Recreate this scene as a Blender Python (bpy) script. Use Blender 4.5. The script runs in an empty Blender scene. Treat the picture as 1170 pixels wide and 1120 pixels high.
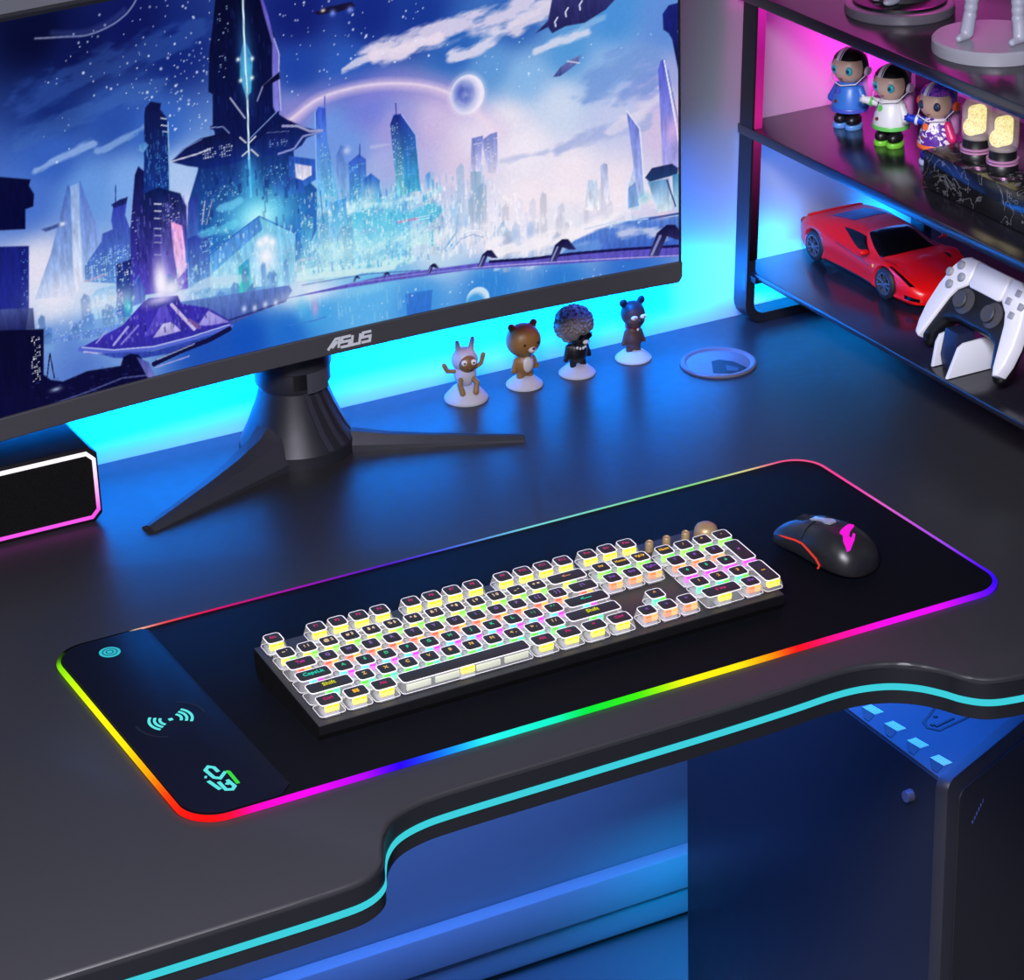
import bpy, bmesh, math, random
import numpy as np
from mathutils import Vector, Matrix, Euler
random.seed(7)
scene = bpy.context.scene
COL = scene.collection
PI = math.pi

# ------------------------------------------------------------------ helpers
def lin(c):
    """sRGB 0-255 triple -> linear"""
    out = []
    for v in c[:3]:
        v = v / 255.0
        out.append(v / 12.92 if v <= 0.04045 else ((v + 0.055) / 1.055) ** 2.4)
    return tuple(out)

MATS = {}
def mat(name, col, rough=0.5, metal=0.0, emit=None, es=0.0, alpha=1.0, spec=0.5, coat=0.0, noise=0.0, nscale=60.0, bump=0.0, trans=0.0, sss=0.0):
    if name in MATS: return MATS[name]
    m = bpy.data.materials.new(name); m.use_nodes = True
    nt = m.node_tree; b = nt.nodes['Principled BSDF']
    c = lin(col)
    b.inputs['Base Color'].default_value = (*c, 1)
    b.inputs['Roughness'].default_value = rough
    b.inputs['Metallic'].default_value = metal
    b.inputs['Alpha'].default_value = alpha
    b.inputs['Specular IOR Level'].default_value = spec
    b.inputs['Coat Weight'].default_value = coat
    b.inputs['Transmission Weight'].default_value = trans
    if emit is not None:
        b.inputs['Emission Color'].default_value = (*lin(emit), 1)
        b.inputs['Emission Strength'].default_value = es
    if noise or bump:
        tc = nt.nodes.new('ShaderNodeTexCoord')
        n = nt.nodes.new('ShaderNodeTexNoise'); n.inputs['Scale'].default_value = nscale; n.inputs['Detail'].default_value = 4
        nt.links.new(tc.outputs['Object'], n.inputs['Vector'])
        if noise:
            r = nt.nodes.new('ShaderNodeMapRange')
            r.inputs['To Min'].default_value = rough - noise; r.inputs['To Max'].default_value = rough + noise
            nt.links.new(n.outputs['Fac'], r.inputs['Value']); nt.links.new(r.outputs['Result'], b.inputs['Roughness'])
        if bump:
            bp = nt.nodes.new('ShaderNodeBump'); bp.inputs['Strength'].default_value = bump; bp.inputs['Distance'].default_value = 0.001
            nt.links.new(n.outputs['Fac'], bp.inputs['Height']); nt.links.new(bp.outputs['Normal'], b.inputs['Normal'])
    MATS[name] = m
    return m

def glow(name, col, s=1.0):
    """a lit LED / screen surface"""
    if name in MATS: return MATS[name]
    m = bpy.data.materials.new(name); m.use_nodes = True
    nt = m.node_tree; nt.nodes.clear()
    o = nt.nodes.new('ShaderNodeOutputMaterial'); e = nt.nodes.new('ShaderNodeEmission')
    e.inputs['Color'].default_value = (*lin(col), 1); e.inputs['Strength'].default_value = s
    nt.links.new(e.outputs[0], o.inputs[0]); MATS[name] = m
    return m

def glow_attr(name, s=1.0):
    """emission coloured per vertex (addressable RGB strip, display picture)"""
    m = bpy.data.materials.new(name); m.use_nodes = True
    nt = m.node_tree; nt.nodes.clear()
    o = nt.nodes.new('ShaderNodeOutputMaterial'); e = nt.nodes.new('ShaderNodeEmission')
    a = nt.nodes.new('ShaderNodeAttribute'); a.attribute_name = 'led'
    nt.links.new(a.outputs['Color'], e.inputs['Color']); e.inputs['Strength'].default_value = s
    nt.links.new(e.outputs[0], o.inputs[0]); MATS[name] = m
    return m

class B:
    """collects shapes into one mesh"""
    def __init__(s): s.bm = bmesh.new(); s.mi = 0
    def _mark(s, n0):
        s.bm.faces.ensure_lookup_table()
        for f in s.bm.faces[n0:]: f.material_index = s.mi
    def box(s, c, d, rot=None, bevel=0.0, seg=2, taper=None):
        n0 = len(s.bm.faces)
        t = bmesh.new(); bmesh.ops.create_cube(t, size=1.0)
        for v in t.verts:
            v.co = Vector((v.co.x * d[0], v.co.y * d[1], v.co.z * d[2]))
            if taper and v.co.z > 0: v.co.x *= taper[0]; v.co.y *= taper[1]
        if bevel: bmesh.ops.bevel(t, geom=list(t.edges), offset=bevel, segments=seg, profile=0.5, affect='EDGES')
        M = Matrix.Translation(c)
        if rot is not None: M = M @ (rot if isinstance(rot, Matrix) else Euler(rot).to_matrix().to_4x4())
        s._merge(t, M); s._mark(n0); return s
    def _merge(s, t, M):
        t.verts.index_update()
        vs = [s.bm.verts.new(M @ v.co) for v in t.verts]
        for f in t.faces:
            try: s.bm.faces.new([vs[v.index] for v in f.verts])
            except ValueError: pass
        t.free()
    def cyl(s, p0, p1, r0, r1=None, n=24):
        n0 = len(s.bm.faces)
        r1 = r0 if r1 is None else r1
        p0 = Vector(p0); p1 = Vector(p1); ax = (p1 - p0).normalized()
        a = ax.orthogonal().normalized(); b = ax.cross(a)
        r = [[s.bm.verts.new(p + (a * math.cos(2 * PI * i / n) + b * math.sin(2 * PI * i / n)) * q) for i in range(n)] for p, q in ((p0, r0), (p1, r1))]
        for i in range(n):
            j = (i + 1) % n; s.bm.faces.new((r[0][i], r[0][j], r[1][j], r[1][i]))
        s.bm.faces.new(list(reversed(r[0]))); s.bm.faces.new(r[1]); s._mark(n0); return s
    def lathe(s, prof, c=(0, 0, 0), n=32, M=None):
        """profile [(r,z)] around z; closes onto the axis"""
        n0 = len(s.bm.faces); c = Vector(c); M = M or Matrix()
        rings = []
        for r, z in prof:
            if r < 1e-7: rings.append([s.bm.verts.new(c + M @ Vector((0, 0, z)))])
            else: rings.append([s.bm.verts.new(c + M @ Vector((r * math.cos(2 * PI * i / n), r * math.sin(2 * PI * i / n), z))) for i in range(n)])
        for A, C in zip(rings, rings[1:]):
            for i in range(n):
                j = (i + 1) % n
                q = [A[i % len(A)], A[j % len(A)], C[j % len(C)], C[i % len(C)]]
                u = []
                for v in q:
                    if v not in u: u.append(v)
                if len(u) > 2:
                    try: s.bm.faces.new(u)
                    except ValueError: pass
        s._mark(n0); return s
    def ell(s, c, r, rot=None, seg=24, rings=14):
        n0 = len(s.bm.faces)
        t = bmesh.new(); bmesh.ops.create_uvsphere(t, u_segments=seg, v_segments=rings, radius=1.0)
        M = Matrix.Translation(c)
        if rot is not None: M = M @ (rot if isinstance(rot, Matrix) else Euler(rot).to_matrix().to_4x4())
        M = M @ Matrix.Diagonal((r[0], r[1], r[2], 1))
        s._merge(t, M); s._mark(n0); return s
    def prism(s, poly, z0, z1, M=None, bevel=0.0, seg=2):
        """2D outline extruded along z, then placed by M"""
        n0 = len(s.bm.faces); M = M or Matrix()
        t = bmesh.new()
        a = [t.verts.new((x, y, z0)) for x, y in poly]; f = t.faces.new(a)
        r = bmesh.ops.extrude_face_region(t, geom=[f])
        for g in r['geom']:
            if isinstance(g, bmesh.types.BMVert): g.co.z = z1
        bmesh.ops.recalc_face_normals(t, faces=list(t.faces))
        if bevel:
            t.normal_update()
            ed = [e for e in t.edges if len(e.link_faces) == 2 and abs(e.calc_face_angle(0)) > 1.2 and abs(e.verts[0].co.z - e.verts[1].co.z) < 1e-9]
            bmesh.ops.bevel(t, geom=ed, offset=bevel, segments=seg, profile=0.5, affect='EDGES')
        s._merge(t, M); s._mark(n0); return s
    def loft(s, rings, closed=True, cap=True):
        n0 = len(s.bm.faces)
        R = [[s.bm.verts.new(p) for p in r] for r in rings]
        for A, C in zip(R, R[1:]):
            m = len(A)
            for i in range(m if closed else m - 1):
                j = (i + 1) % m; s.bm.faces.new((A[i], A[j], C[j], C[i]))
        if cap and closed:
            s.bm.faces.new(list(reversed(R[0]))); s.bm.faces.new(R[-1])
        s._mark(n0); return s
    def tube(s, path, r, n=8, closed=False, cap=True):
        path = [Vector(p) for p in path]; m = len(path); rings = []
        up = None
        for i, p in enumerate(path):
            a = path[(i - 1) % m] if (closed or i) else p
            b = path[(i + 1) % m] if (closed or i < m - 1) else p
            t = (b - a).normalized()
            if up is None: up = t.orthogonal().normalized()
            up = (up - t * up.dot(t)).normalized(); w = t.cross(up)
            rr = r[i] if isinstance(r, (list, tuple)) else r
            rings.append([p + (up * math.cos(2 * PI * k / n) + w * math.sin(2 * PI * k / n)) * rr for k in range(n)])
        if closed:
            n0 = len(s.bm.faces)
            R = [[s.bm.verts.new(p) for p in q] for q in rings]
            for i in range(m):
                A, C = R[i], R[(i + 1) % m]
                for k in range(n): s.bm.faces.new((A[k], A[(k + 1) % n], C[(k + 1) % n], C[k]))
            s._mark(n0)
        else: s.loft(rings, cap=cap)
        return s
    def stroke(s, pts, w, z0, z1, M=None, closed=False):
        """flat ribbon along a 2D polyline, mitred"""
        P = [Vector(p) for p in pts]; m = len(P); L = []; R = []
        for i, p in enumerate(P):
            a = P[(i - 1) % m] if (closed or i) else None
            b = P[(i + 1) % m] if (closed or i < m - 1) else None
            d0 = (p - a).normalized() if a is not None else None
            d1 = (b - p).normalized() if b is not None else None
            d0 = d0 or d1; d1 = d1 or d0
            n0_ = Vector((-d0.y, d0.x)); n1 = Vector((-d1.y, d1.x)); k = (n0_ + n1)
            k = k.normalized() if k.length > 1e-6 else n1
            q = w / 2 / max(0.35, k.dot(n1))
            L.append(p + k * q); R.append(p - k * q)
        M = M or Matrix(); n0 = len(s.bm.faces)
        for i in range(m if closed else m - 1):
            j = (i + 1) % m
            v = [s.bm.verts.new(M @ Vector((q.x, q.y, z))) for z in (z0, z1) for q in (L[i], L[j], R[j], R[i])]
            for f in ((3, 2, 1, 0), (4, 5, 6, 7), (0, 1, 5, 4), (1, 2, 6, 5), (2, 3, 7, 6), (3, 0, 4, 7)):
                s.bm.faces.new([v[k_] for k_ in f])
        s._mark(n0); return s

def link(o, parent=None, loc=None):
    COL.objects.link(o)
    if parent is not None: o.parent = parent
    if loc is not None: o.location = loc
    return o

def obj(name, b, mats, parent=None, loc=None, smooth=40, remesh=0.0, smooth_it=0, subsurf=0, normals=True, weld=False):
    bm = b.bm
    if weld: bmesh.ops.remove_doubles(bm, verts=list(bm.verts), dist=1e-6)
    if normals: bmesh.ops.recalc_face_normals(bm, faces=list(bm.faces))
    me = bpy.data.meshes.new(name); bm.to_mesh(me); bm.free()
    if not isinstance(mats, (list, tuple)): mats = [mats]
    for m in mats: me.materials.append(m)
    o = bpy.data.objects.new(name, me)
    if remesh or subsurf:
        COL.objects.link(o)
        if remesh:
            md = o.modifiers.new('r', 'REMESH'); md.mode = 'VOXEL'; md.voxel_size = remesh; md.use_smooth_shade = True
            if smooth_it:
                sm = o.modifiers.new('s', 'SMOOTH'); sm.factor = 0.5; sm.iterations = smooth_it
        if subsurf:
            sb = o.modifiers.new('ss', 'SUBSURF'); sb.levels = subsurf; sb.render_levels = subsurf
        dg = bpy.context.evaluated_depsgraph_get()
        me2 = bpy.data.meshes.new_from_object(o.evaluated_get(dg)); me2.name = name
        o.modifiers.clear(); o.data = me2; COL.objects.unlink(o); me = me2
    if smooth:
        me.polygons.foreach_set('use_smooth', [True] * len(me.polygons))
        me.set_sharp_from_angle(angle=math.radians(smooth))
    return link(o, parent, loc)

def tag(o, label=None, cat=None, group=None, kind=None):
    if label: o['label'] = label
    if cat: o['category'] = cat
    if group: o['group'] = group
    if kind: o['kind'] = kind
    return o

def thing(name, label, cat, loc=(0, 0, 0), rz=0.0, group=None):
    o = bpy.data.objects.new(name, None); COL.objects.link(o); o.empty_display_size = 0.02
    o.location = loc; o.rotation_euler = (0, 0, rz)
    return tag(o, label, cat, group)

def struct(name, b, m, **k): return tag(obj(name, b, m, **k), kind='structure')

FONTC = {}
def text_mesh(txt, size, ext=0.0002):
    cu = bpy.data.curves.new('t', 'FONT'); cu.body = txt; cu.size = size; cu.extrude = ext
    cu.align_x = 'CENTER'; cu.align_y = 'CENTER'; cu.resolution_u = 2
    o = bpy.data.objects.new('t', cu); COL.objects.link(o)
    me = bpy.data.meshes.new_from_object(o.evaluated_get(bpy.context.evaluated_depsgraph_get()))
    COL.objects.unlink(o); bpy.data.objects.remove(o); bpy.data.curves.remove(cu)
    return me

def rrect(x0, y0, x1, y1, r, n=6):
    out = []
    for cx, cy, a in ((x1 - r, y0 + r, -90), (x1 - r, y1 - r, 0), (x0 + r, y1 - r, 90), (x0 + r, y0 + r, 180)):
        for i in range(n + 1):
            t = math.radians(a + 90 * i / n); out.append((cx + r * math.cos(t), cy + r * math.sin(t)))
    return out

def set_led(o, fn):
    """per-vertex LED colour from fn(co) -> sRGB 0..255"""
    me = o.data; a = me.color_attributes.new('led', 'FLOAT_COLOR', 'POINT')
    for i, v in enumerate(me.vertices): a.data[i].color = (*lin(fn(v.co)), 1)

# ------------------------------------------------------------------ camera
F = 3280.8
yaw, pitch, roll = (math.radians(a) for a in (27.365, 25.223, -1.8274))
fw = Vector((math.sin(yaw) * math.cos(pitch), math.cos(yaw) * math.cos(pitch), -math.sin(pitch)))
r0 = fw.cross(Vector((0, 0, 1))).normalized(); u0 = r0.cross(fw)
rt = r0 * math.cos(roll) + u0 * math.sin(roll); up = -r0 * math.sin(roll) + u0 * math.cos(roll)
cam = bpy.data.cameras.new('camera'); cam.lens = F / 1170 * 36; cam.sensor_width = 36; cam.clip_end = 50
co = bpy.data.objects.new('camera', cam); COL.objects.link(co)
co.matrix_world = Matrix(((rt.x, up.x, -fw.x, 0), (rt.y, up.y, -fw.y, 0), (rt.z, up.z, -fw.z, 1.162), (0, 0, 0, 1)))
scene.camera = co
scene.view_settings.view_transform = 'Standard'; scene.view_settings.look = 'None'
scene.view_settings.exposure = 0.0; scene.view_settings.gamma = 1.0

# ------------------------------------------------------------------ setting (desk top is z = 0)
FLOOR = -0.75
m_wall = mat('wall_paint', (158, 160, 166), 0.6, noise=0.08, nscale=40, bump=0.05)
m_floor = mat('floor_gloss', (120, 122, 128), 0.3, noise=0.06, nscale=12)
struct('wall_back', B().box((1.2, 2.509, 0.35), (3.6, 0.1, 2.2)), m_wall)
struct('floor', B().box((1.2, 1.2, FLOOR - 0.05), (3.6, 2.7, 0.1)), m_floor)
m_base = mat('skirting_paint', (190, 194, 202), 0.45, noise=0.05)
struct('baseboard_back', B().box((1.2, 2.448, -0.676), (3.6, 0.022, 0.048), bevel=0.003).box((1.2, 2.452, -0.725), (3.6, 0.014, 0.03), bevel=0.003), m_base)

# ------------------------------------------------------------------ desk
m_desk = mat('desk_laminate', (42, 42, 45), 0.38, noise=0.04, nscale=90, bump=0.03, spec=0.34)
m_edge = mat('desk_edge_band', (20, 21, 25), 0.35, noise=0.04, spec=0.5)
desk = thing('desk', 'large black gaming desk with curved cut-out front edge and a glowing cyan edge strip', 'desk', (1.2, 2.05, FLOOR))
dz = -FLOOR
def smoothpath(pts, n=8):
    """Catmull-Rom through 2D points"""
    out = []
    for i in range(len(pts) - 1):
        p0 = Vector(pts[max(0, i - 1)]); p1 = Vector(pts[i]); p2 = Vector(pts[i + 1]); p3 = Vector(pts[min(len(pts) - 1, i + 2)])
        for k in range(n):
            t = k / n
            q = 0.5 * (2 * p1 + (p2 - p0) * t + (2 * p0 - 5 * p1 + 4 * p2 - p3) * t * t + (3 * p1 - p0 - 3 * p2 + p3) * t ** 3)
            out.append((q.x, q.y))
    out.append(tuple(pts[-1])); return out
front = [(0.25, 1.650), (0.50, 1.650), (0.62, 1.650), (0.690, 1.6505), (0.722, 1.6535), (0.742, 1.666), (0.7525, 1.686), (0.764, 1.7055), (0.781, 1.7215), (0.806, 1.7305),
         (0.84, 1.733), (0.92, 1.733), (1.00, 1.733), (1.08, 1.733), (1.15, 1.7345), (1.190, 1.7365), (1.2185, 1.7345), (1.243, 1.726), (1.262, 1.711), (1.2745, 1.693),
         (1.283, 1.676), (1.296, 1.662), (1.315, 1.655), (1.345, 1.652), (1.45, 1.650), (2.15, 1.650)]
fp = smoothpath(front, 5)
outline = fp + [(2.15, 2.457), (0.25, 2.457)]
off = Vector((-1.2, -2.05, dz))
T = Matrix.Translation(off)
obj('desktop', B().prism(outline, -0.040, 0.0, T, bevel=0.0035, seg=3), [m_desk], desk, smooth=30)
# edge band and light strip follow the front edge
def offset_path(path, d):
    out = []
    for i, p in enumerate(path):
        a = Vector(path[max(0, i - 1)]); b = Vector(path[min(len(path) - 1, i + 1)]); t = (b - a).normalized()
        out.append((p[0] + t.y * d, p[1] - t.x * d))
    return out
def band(path, d0, d1, z0, z1):
    b = B(); P0 = offset_path(path, d0); P1 = offset_path(path, d1)
    rings = []
    for a, c in zip(P0, P1):
        rings.append([Vector((a[0], a[1], z0)) + off, Vector((c[0], c[1], z0)) + off, Vector((c[0], c[1], z1)) + off, Vector((a[0], a[1], z1)) + off])
    return b.loft(rings)
obj('edge_trim', band(fp, -0.0005, 0.0016, -0.0375, -0.0045), m_edge, desk, smooth=30)
tag(obj('edge_light', band(fp, 0.001, 0.0024, -0.0245, -0.0185), glow('edge_led', (62, 208, 222), 1.0), desk, smooth=30), 'cyan light strip along the front edge')
for x in (0.33, 2.05):
    obj('desk_leg', B().box((x - 1.2, 0.02, 0.355), (0.06, 0.6, 0.71), bevel=0.004), m_edge, desk)
SKY_POINTS = [(108.6,338.4,8,12,50),(147.5,315.5,12,20,78),(199,329.5,14,22,88),(238.6,298.6,18,38,118),(118.2,274.2,20,42,115),(174.2,246.9,40,78,168),(113.3,227.5,52,95,188),(215.4,230.5,50,98,192),(143,188.8,100,150,222),(84.5,193.7,70,112,202),(185.7,187.7,120,166,232),(89.8,127.2,225,222,240),(99.2,95.9,215,222,240),(134,99.9,190,212,240),(228.8,186.8,170,198,240),(229.6,145.1,220,222,245),(360.5,309.5,18,30,112),(430.3,298,20,40,128),(357.2,261.1,30,66,162),(409.9,253.6,42,88,184),(483.4,289.6,24,54,145),(517.9,254.9,42,98,184),(345.8,223.5,120,130,205),(553.2,228.1,95,152,215),(582,270.3,45,95,180),(589.4,213.8,135,182,230),(636,232.4,84,152,216),(682.6,259.8,74,144,216),(737.9,243.5,95,142,216),(672.5,209.6,140,178,230),(625.6,182.1,204,216,240),(569.8,173.8,228,224,240),(587.4,144.7,240,232,245),(681.1,164.5,195,202,236),(728.2,192.6,158,165,222),(741.9,146.3,212,192,226),(633.2,110.3,242,230,242),(679.9,84.5,242,228,240),(585.8,91.9,244,232,242),(547.7,72.1,236,230,244),(698.6,63.2,218,212,238),(622.4,49.3,238,235,246),(379.8,198.8,110,150,226),(425.3,209.1,112,125,216),(405.4,177.2,105,150,226),(451.3,187.5,155,152,220),(496.7,186.3,208,190,226),(440.4,153.5,160,180,230),(513.3,144.5,222,206,230),(476.2,138.2,190,195,232),(375.6,131.7,140,200,235),(447.2,108.9,122,205,235),(510.9,87.9,205,216,240),(417.8,75.4,130,205,232),(491.2,60.6,192,216,238),(354.4,84.2,180,218,240),(265.2,94.9,150,205,240),(311.7,119.1,110,185,238),(297.3,164.4,60,130,215),(304.4,141.8,110,200,245),(359.9,28.6,64,160,228),(415.1,27.2,90,175,234),(352.4,54,205,220,240),(470.2,11.1,66,148,224),(545.4,9.4,48,130,215),(621.3,5.7,45,122,210),(697.8,5.5,50,112,205),(331.1,10.2,32,105,202),(285.7,12,20,80,185),(249.8,16.2,30,80,180),(111.2,46.5,92,132,210),(118,27.7,82,118,200),(95.3,59.1,110,150,215),(138.7,60.8,120,165,225),(174.9,73.1,160,205,235)]
PICTURE = [
('cloud',[(89.1,280.1),(128.4,291.8),(179.5,301.6),(265.5,313.7)],26,(52,88,168),0.5,1),
('cloud',[(85.6,249.4),(141.9,261.4),(219.4,274.2)],18,(64,104,180),0.45,2),
('cloud',[(95.7,220.1),(123.1,225.4),(152.5,232.9)],7,(140,172,226),0.85,3),
('cloud',[(156.8,224.7),(181.2,231),(203.1,237.1)],7,(130,166,222),0.8,4),
('line',[(108.3,335.4),(111.5,335),(115.9,334.3),(121.2,333.6),(126.7,332.9),(132.1,332.2),(136.7,331.6),(140.6,331),(144.1,330.5),(147.4,330),(150.6,329.6),(153.8,329.3),(157.2,329.3),(160.8,329.6),(164.5,330),(168.2,330.7),(171.8,331.5),(175.2,332.3),(178.4,333.2),(181.3,334.1),(184.1,335.2),(186.6,336.3),(189,337.5),(191.2,338.7),(193.3,339.9),(195.2,341.1),(196.9,342.4),(198.4,343.7),(199.8,345),(201.1,346.3),(202.4,347.6),(203.6,349.1),(204.8,350.7),(205.9,352.3),(206.8,353.8),(207.6,355.1),(208.2,356)],1.2,(190,200,235),0.75,1.5),
('line',[(124.9,336.9),(128,336.3),(132.5,335.4),(137.7,334.4),(143.2,333.4),(148.6,332.7),(153.3,332.4),(157.5,332.4),(161.6,332.8),(165.5,333.3),(169.2,334.1),(172.7,335),(176.2,336),(179.6,337.2),(183.1,338.8),(186.4,340.4),(189.4,342.1),(191.9,343.5),(193.7,344.5)],5,(70,85,150),0.35,4),
('line',[(337.8,210),(339.6,211),(342,212.2),(344.8,213.7),(348,215.3),(351.2,217),(354.4,218.6),(357.4,220.3),(360.3,222.2),(363.4,224.1),(366.7,225.9),(370.4,227.6),(374.6,229.1),(379.5,230.3),(384.9,231.3),(390.7,232.2),(396.7,232.9),(402.8,233.4),(408.8,233.8),(414.6,234),(420.6,234.1),(426.6,234),(432.6,233.7),(438.6,233.3),(444.6,232.6),(450.6,231.8),(456.8,230.7),(462.9,229.4),(468.9,228),(474.8,226.5),(480.3,224.9),(485.5,223.1),(490.5,221.4),(495.2,219.4),(499.9,217.3),(504.4,215),(508.8,212.4),(513.2,209.6),(517.4,206.4),(521.5,203.1),(525.6,199.5),(529.6,195.8),(533.6,192),(537.8,187.7),(542.2,182.7),(546.6,177.6),(550.6,172.7),(554.1,168.6),(556.5,165.6)],26,(170,130,205),0.3,14),
('line',[(337.8,210),(339.6,211),(342,212.2),(344.8,213.7),(348,215.3),(351.2,217),(354.4,218.6),(357.4,220.3),(360.3,222.2),(363.4,224.1),(366.7,225.9),(370.4,227.6),(374.6,229.1),(379.5,230.3),(384.9,231.3),(390.7,232.2),(396.7,232.9),(402.8,233.4),(408.8,233.8),(414.6,234),(420.6,234.1),(426.6,234),(432.6,233.7),(438.6,233.3),(444.6,232.6),(450.6,231.8),(456.8,230.7),(462.9,229.4),(468.9,228),(474.8,226.5),(480.3,224.9),(485.5,223.1),(490.5,221.4),(495.2,219.4),(499.9,217.3),(504.4,215),(508.8,212.4),(513.2,209.6),(517.4,206.4),(521.5,203.1),(525.6,199.5),(529.6,195.8),(533.6,192),(537.8,187.7),(542.2,182.7),(546.6,177.6),(550.6,172.7),(554.1,168.6),(556.5,165.6)],9,(232,205,232),0.7,7),
('line',[(345.3,215.3),(348.4,217),(352.7,219.4),(357.8,222.3),(363.4,225.2),(369.1,227.9),(374.6,229.9),(380,231.3),(385.6,232.4),(391.3,233.3),(397.1,233.9),(403,234.3),(408.8,234.6),(414.7,234.8),(420.6,234.8),(426.6,234.6),(432.6,234.2),(438.6,233.7),(444.6,233),(450.6,232.2),(456.8,231.2),(462.9,230),(469,228.7),(474.8,227.3),(480.3,225.7),(485.6,224),(490.5,222.2),(495.3,220.3),(499.9,218.2),(504.4,215.9),(508.8,213.3),(513.5,210.1),(518.3,206.3),(523,202.3),(527.3,198.5),(531,195.2),(533.6,192.9)],1.6,(252,240,246),0.6,2.5),
('glow',(532.8,171.5),40,30,(245,235,245),0.6),
('cloud',[(402.8,253.2),(420.9,258.3),(437.1,260.6)],7,(205,205,232),0.9,5),
('cloud',[(431.9,263.1),(455.4,267.5),(491.4,270),(527.8,277.7),(564.1,278.8),(591.6,285.7)],19,(214,206,232),0.95,6),
('cloud',[(437.1,260.6),(459.5,260.2),(500.3,266.9)],12,(232,218,236),0.9,16),
('cloud',[(514,249.7),(540.4,251.4),(563.5,262.1),(591.2,273.1),(614.3,283.2)],13,(216,212,236),0.95,7),
('cloud',[(581.8,264.4),(604.9,272.8),(620.7,282.3)],16,(222,212,232),0.9,17),
('cloud',[(601.2,238.5),(627,244),(654.7,248.4)],9,(212,216,238),0.9,8),
('cloud',[(649.3,254.4),(673.4,259.4)],8,(150,190,230),0.6,18),
('cloud',[(663,193.7),(691.1,206.8),(719.1,218.4)],34,(112,150,214),0.75,9),
('cloud',[(695.4,179.9),(723.5,188.9)],22,(120,148,215),0.7,19),
('cloud',[(624.5,138.4),(671.5,146.6),(718.5,151.7)],13,(158,172,222),0.75,10),
('cloud',[(561.1,136.9),(605.8,137.2),(662,141.1)],7,(176,186,226),0.7,11),
('cloud',[(680.8,146.9),(713.9,163.9),(737.4,178)],14,(235,225,240),0.6,12),
('cloud',[(623.3,89.7),(679.7,75.5),(736.8,79.6)],26,(246,236,244),0.6,13),
('cloud',[(427.9,174.7),(446,173.9)],4,(180,195,232),0.7,14),
('cloud',[(466.5,127),(512.6,127.2),(558.8,123.3)],12,(226,216,236),0.7,15),
('stars',[(226,348.2),(280.4,338.9),(266.8,244.9),(191.7,251.5),(123.1,320.2),(142.5,347.5)],120,1,(225,238,255),0.75),
('stars',[(327.2,331.1),(484.1,306),(517.7,250.8),(409.1,239.6),(346.6,234.2)],120,2,(225,238,255),0.7),
('stars',[(464.2,263.6),(590.7,256.3),(625.6,182.1),(553.1,223.9)],60,3,(225,238,255),0.7),
('stars',[(196.8,306.3),(272.4,292.5),(262.2,221.3),(215.4,230.5)],70,4,(225,238,255),0.75),
('stars',[(104.5,300.5),(195.4,290.7),(161.3,201.1),(96.1,223.3)],25,5,(225,238,255),0.55),
('stars',[(626.8,233.7),(747.2,250.8),(737.7,217.4),(634.8,180.6)],10,6,(225,238,255),0.75),
('glow',(468.2,161.3),85,60,(176,156,218),0.35),
('glow',(550.6,155.4),40,35,(244,232,246),0.5),
('moon',(528.7,208.2),18.5,20),
('towers',[(546.9,49.8),(698.1,22.1),(698.7,76.8),(548.8,103)],26,(214,216,240),(238,234,246),0.6,21,(4,11)),
('towers',[(463.9,74.9),(556.5,57),(559.1,132),(467.5,148.5)],22,(150,190,228),(205,216,240),0.6,22,(4,12)),
('poly',[(124.7,200.1),(126.9,197.2),(122.2,127.7),(121.6,96.2),(82.9,102.5),(102.3,140.7)],(72,106,194),(178,202,238),1,0.6),
('poly',[(136.7,201.5),(149.6,152.8),(154.4,140.2),(146.6,122),(130.8,110.7)],(78,110,202),(160,188,234),1,0.6),
('poly',[(127,198),(135.6,199.3),(129.8,109.3),(121.6,96.2)],(150,178,226),(222,226,242),0.8,0.6),
('poly',[(653.7,101.5),(663.1,99.9),(666.4,68.7),(649.4,71.7)],(186,206,234),(236,234,244),1,0.6),
('poly',[(667.1,113.6),(671,116.5),(674.7,114.1),(676.9,76),(667.5,77.6)],(170,182,226),(232,230,244),1,0.6),
('poly',[(697,87),(702.9,107.7),(706.4,85.5),(710,61.3),(694.8,63.8)],(178,192,230),(206,222,240),1,0.6),
('poly',[(531.6,164.7),(543.6,165.3),(539.5,130.2),(528.5,132.2)],(112,124,200),(206,206,238),1,0.6),
('poly',[(542.5,161.1),(551,165.7),(558.4,166.2),(557.9,125.2),(545.9,127.3)],(122,134,206),(222,218,242),1,0.6),
('win',[(531.5,163),(558.3,161.9),(557.2,132.3),(529.6,137.2)],(240,240,252),0.2,0.8,31,2.4),
('towers',[(349.3,76.5),(462.9,52.9),(466.5,127),(354.1,148.8)],40,(84,160,222),(150,214,236),0.6,23,(5,13)),
('towers',[(201.8,79.5),(262.8,65.3),(268.2,132.5),(207.8,145.6)],12,(110,170,226),(180,216,240),0.6,24,(4,11)),
('poly',[(372,217),(376,223),(382.9,220.1),(382.8,189.8),(386.6,163.7),(390.2,133.9),(367.9,138.3)],(58,86,206),(116,196,236),1,0.6),
('line',[(382.8,231.8),(382,220.2)],1,(60,80,190),1,0.6),
('line',[(372.1,218.7),(368.8,138.2)],1.2,(150,190,245),0.8,0.6),
('win',[(376.3,199.5),(386.6,163.7),(388.5,136),(370.6,139.5)],(180,235,245),0.25,0.7,32,2.4),
('poly',[(390.8,173.1),(395.8,182.3),(402,179.5),(403.8,164.7),(400.7,126.7),(389.9,128.8)],(86,120,208),(140,190,232),1,0.6),
('glow',(401.8,176.1),5,5,(190,205,240),0.9),
('poly',[(402.9,164),(414.1,170.4),(421,164),(419.3,118.7),(402,117.8)],(52,82,186),(96,186,226),1,0.6),
('line',[(415.5,179.5),(414.8,166.9)],1,(40,60,150),1,0.6),
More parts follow.
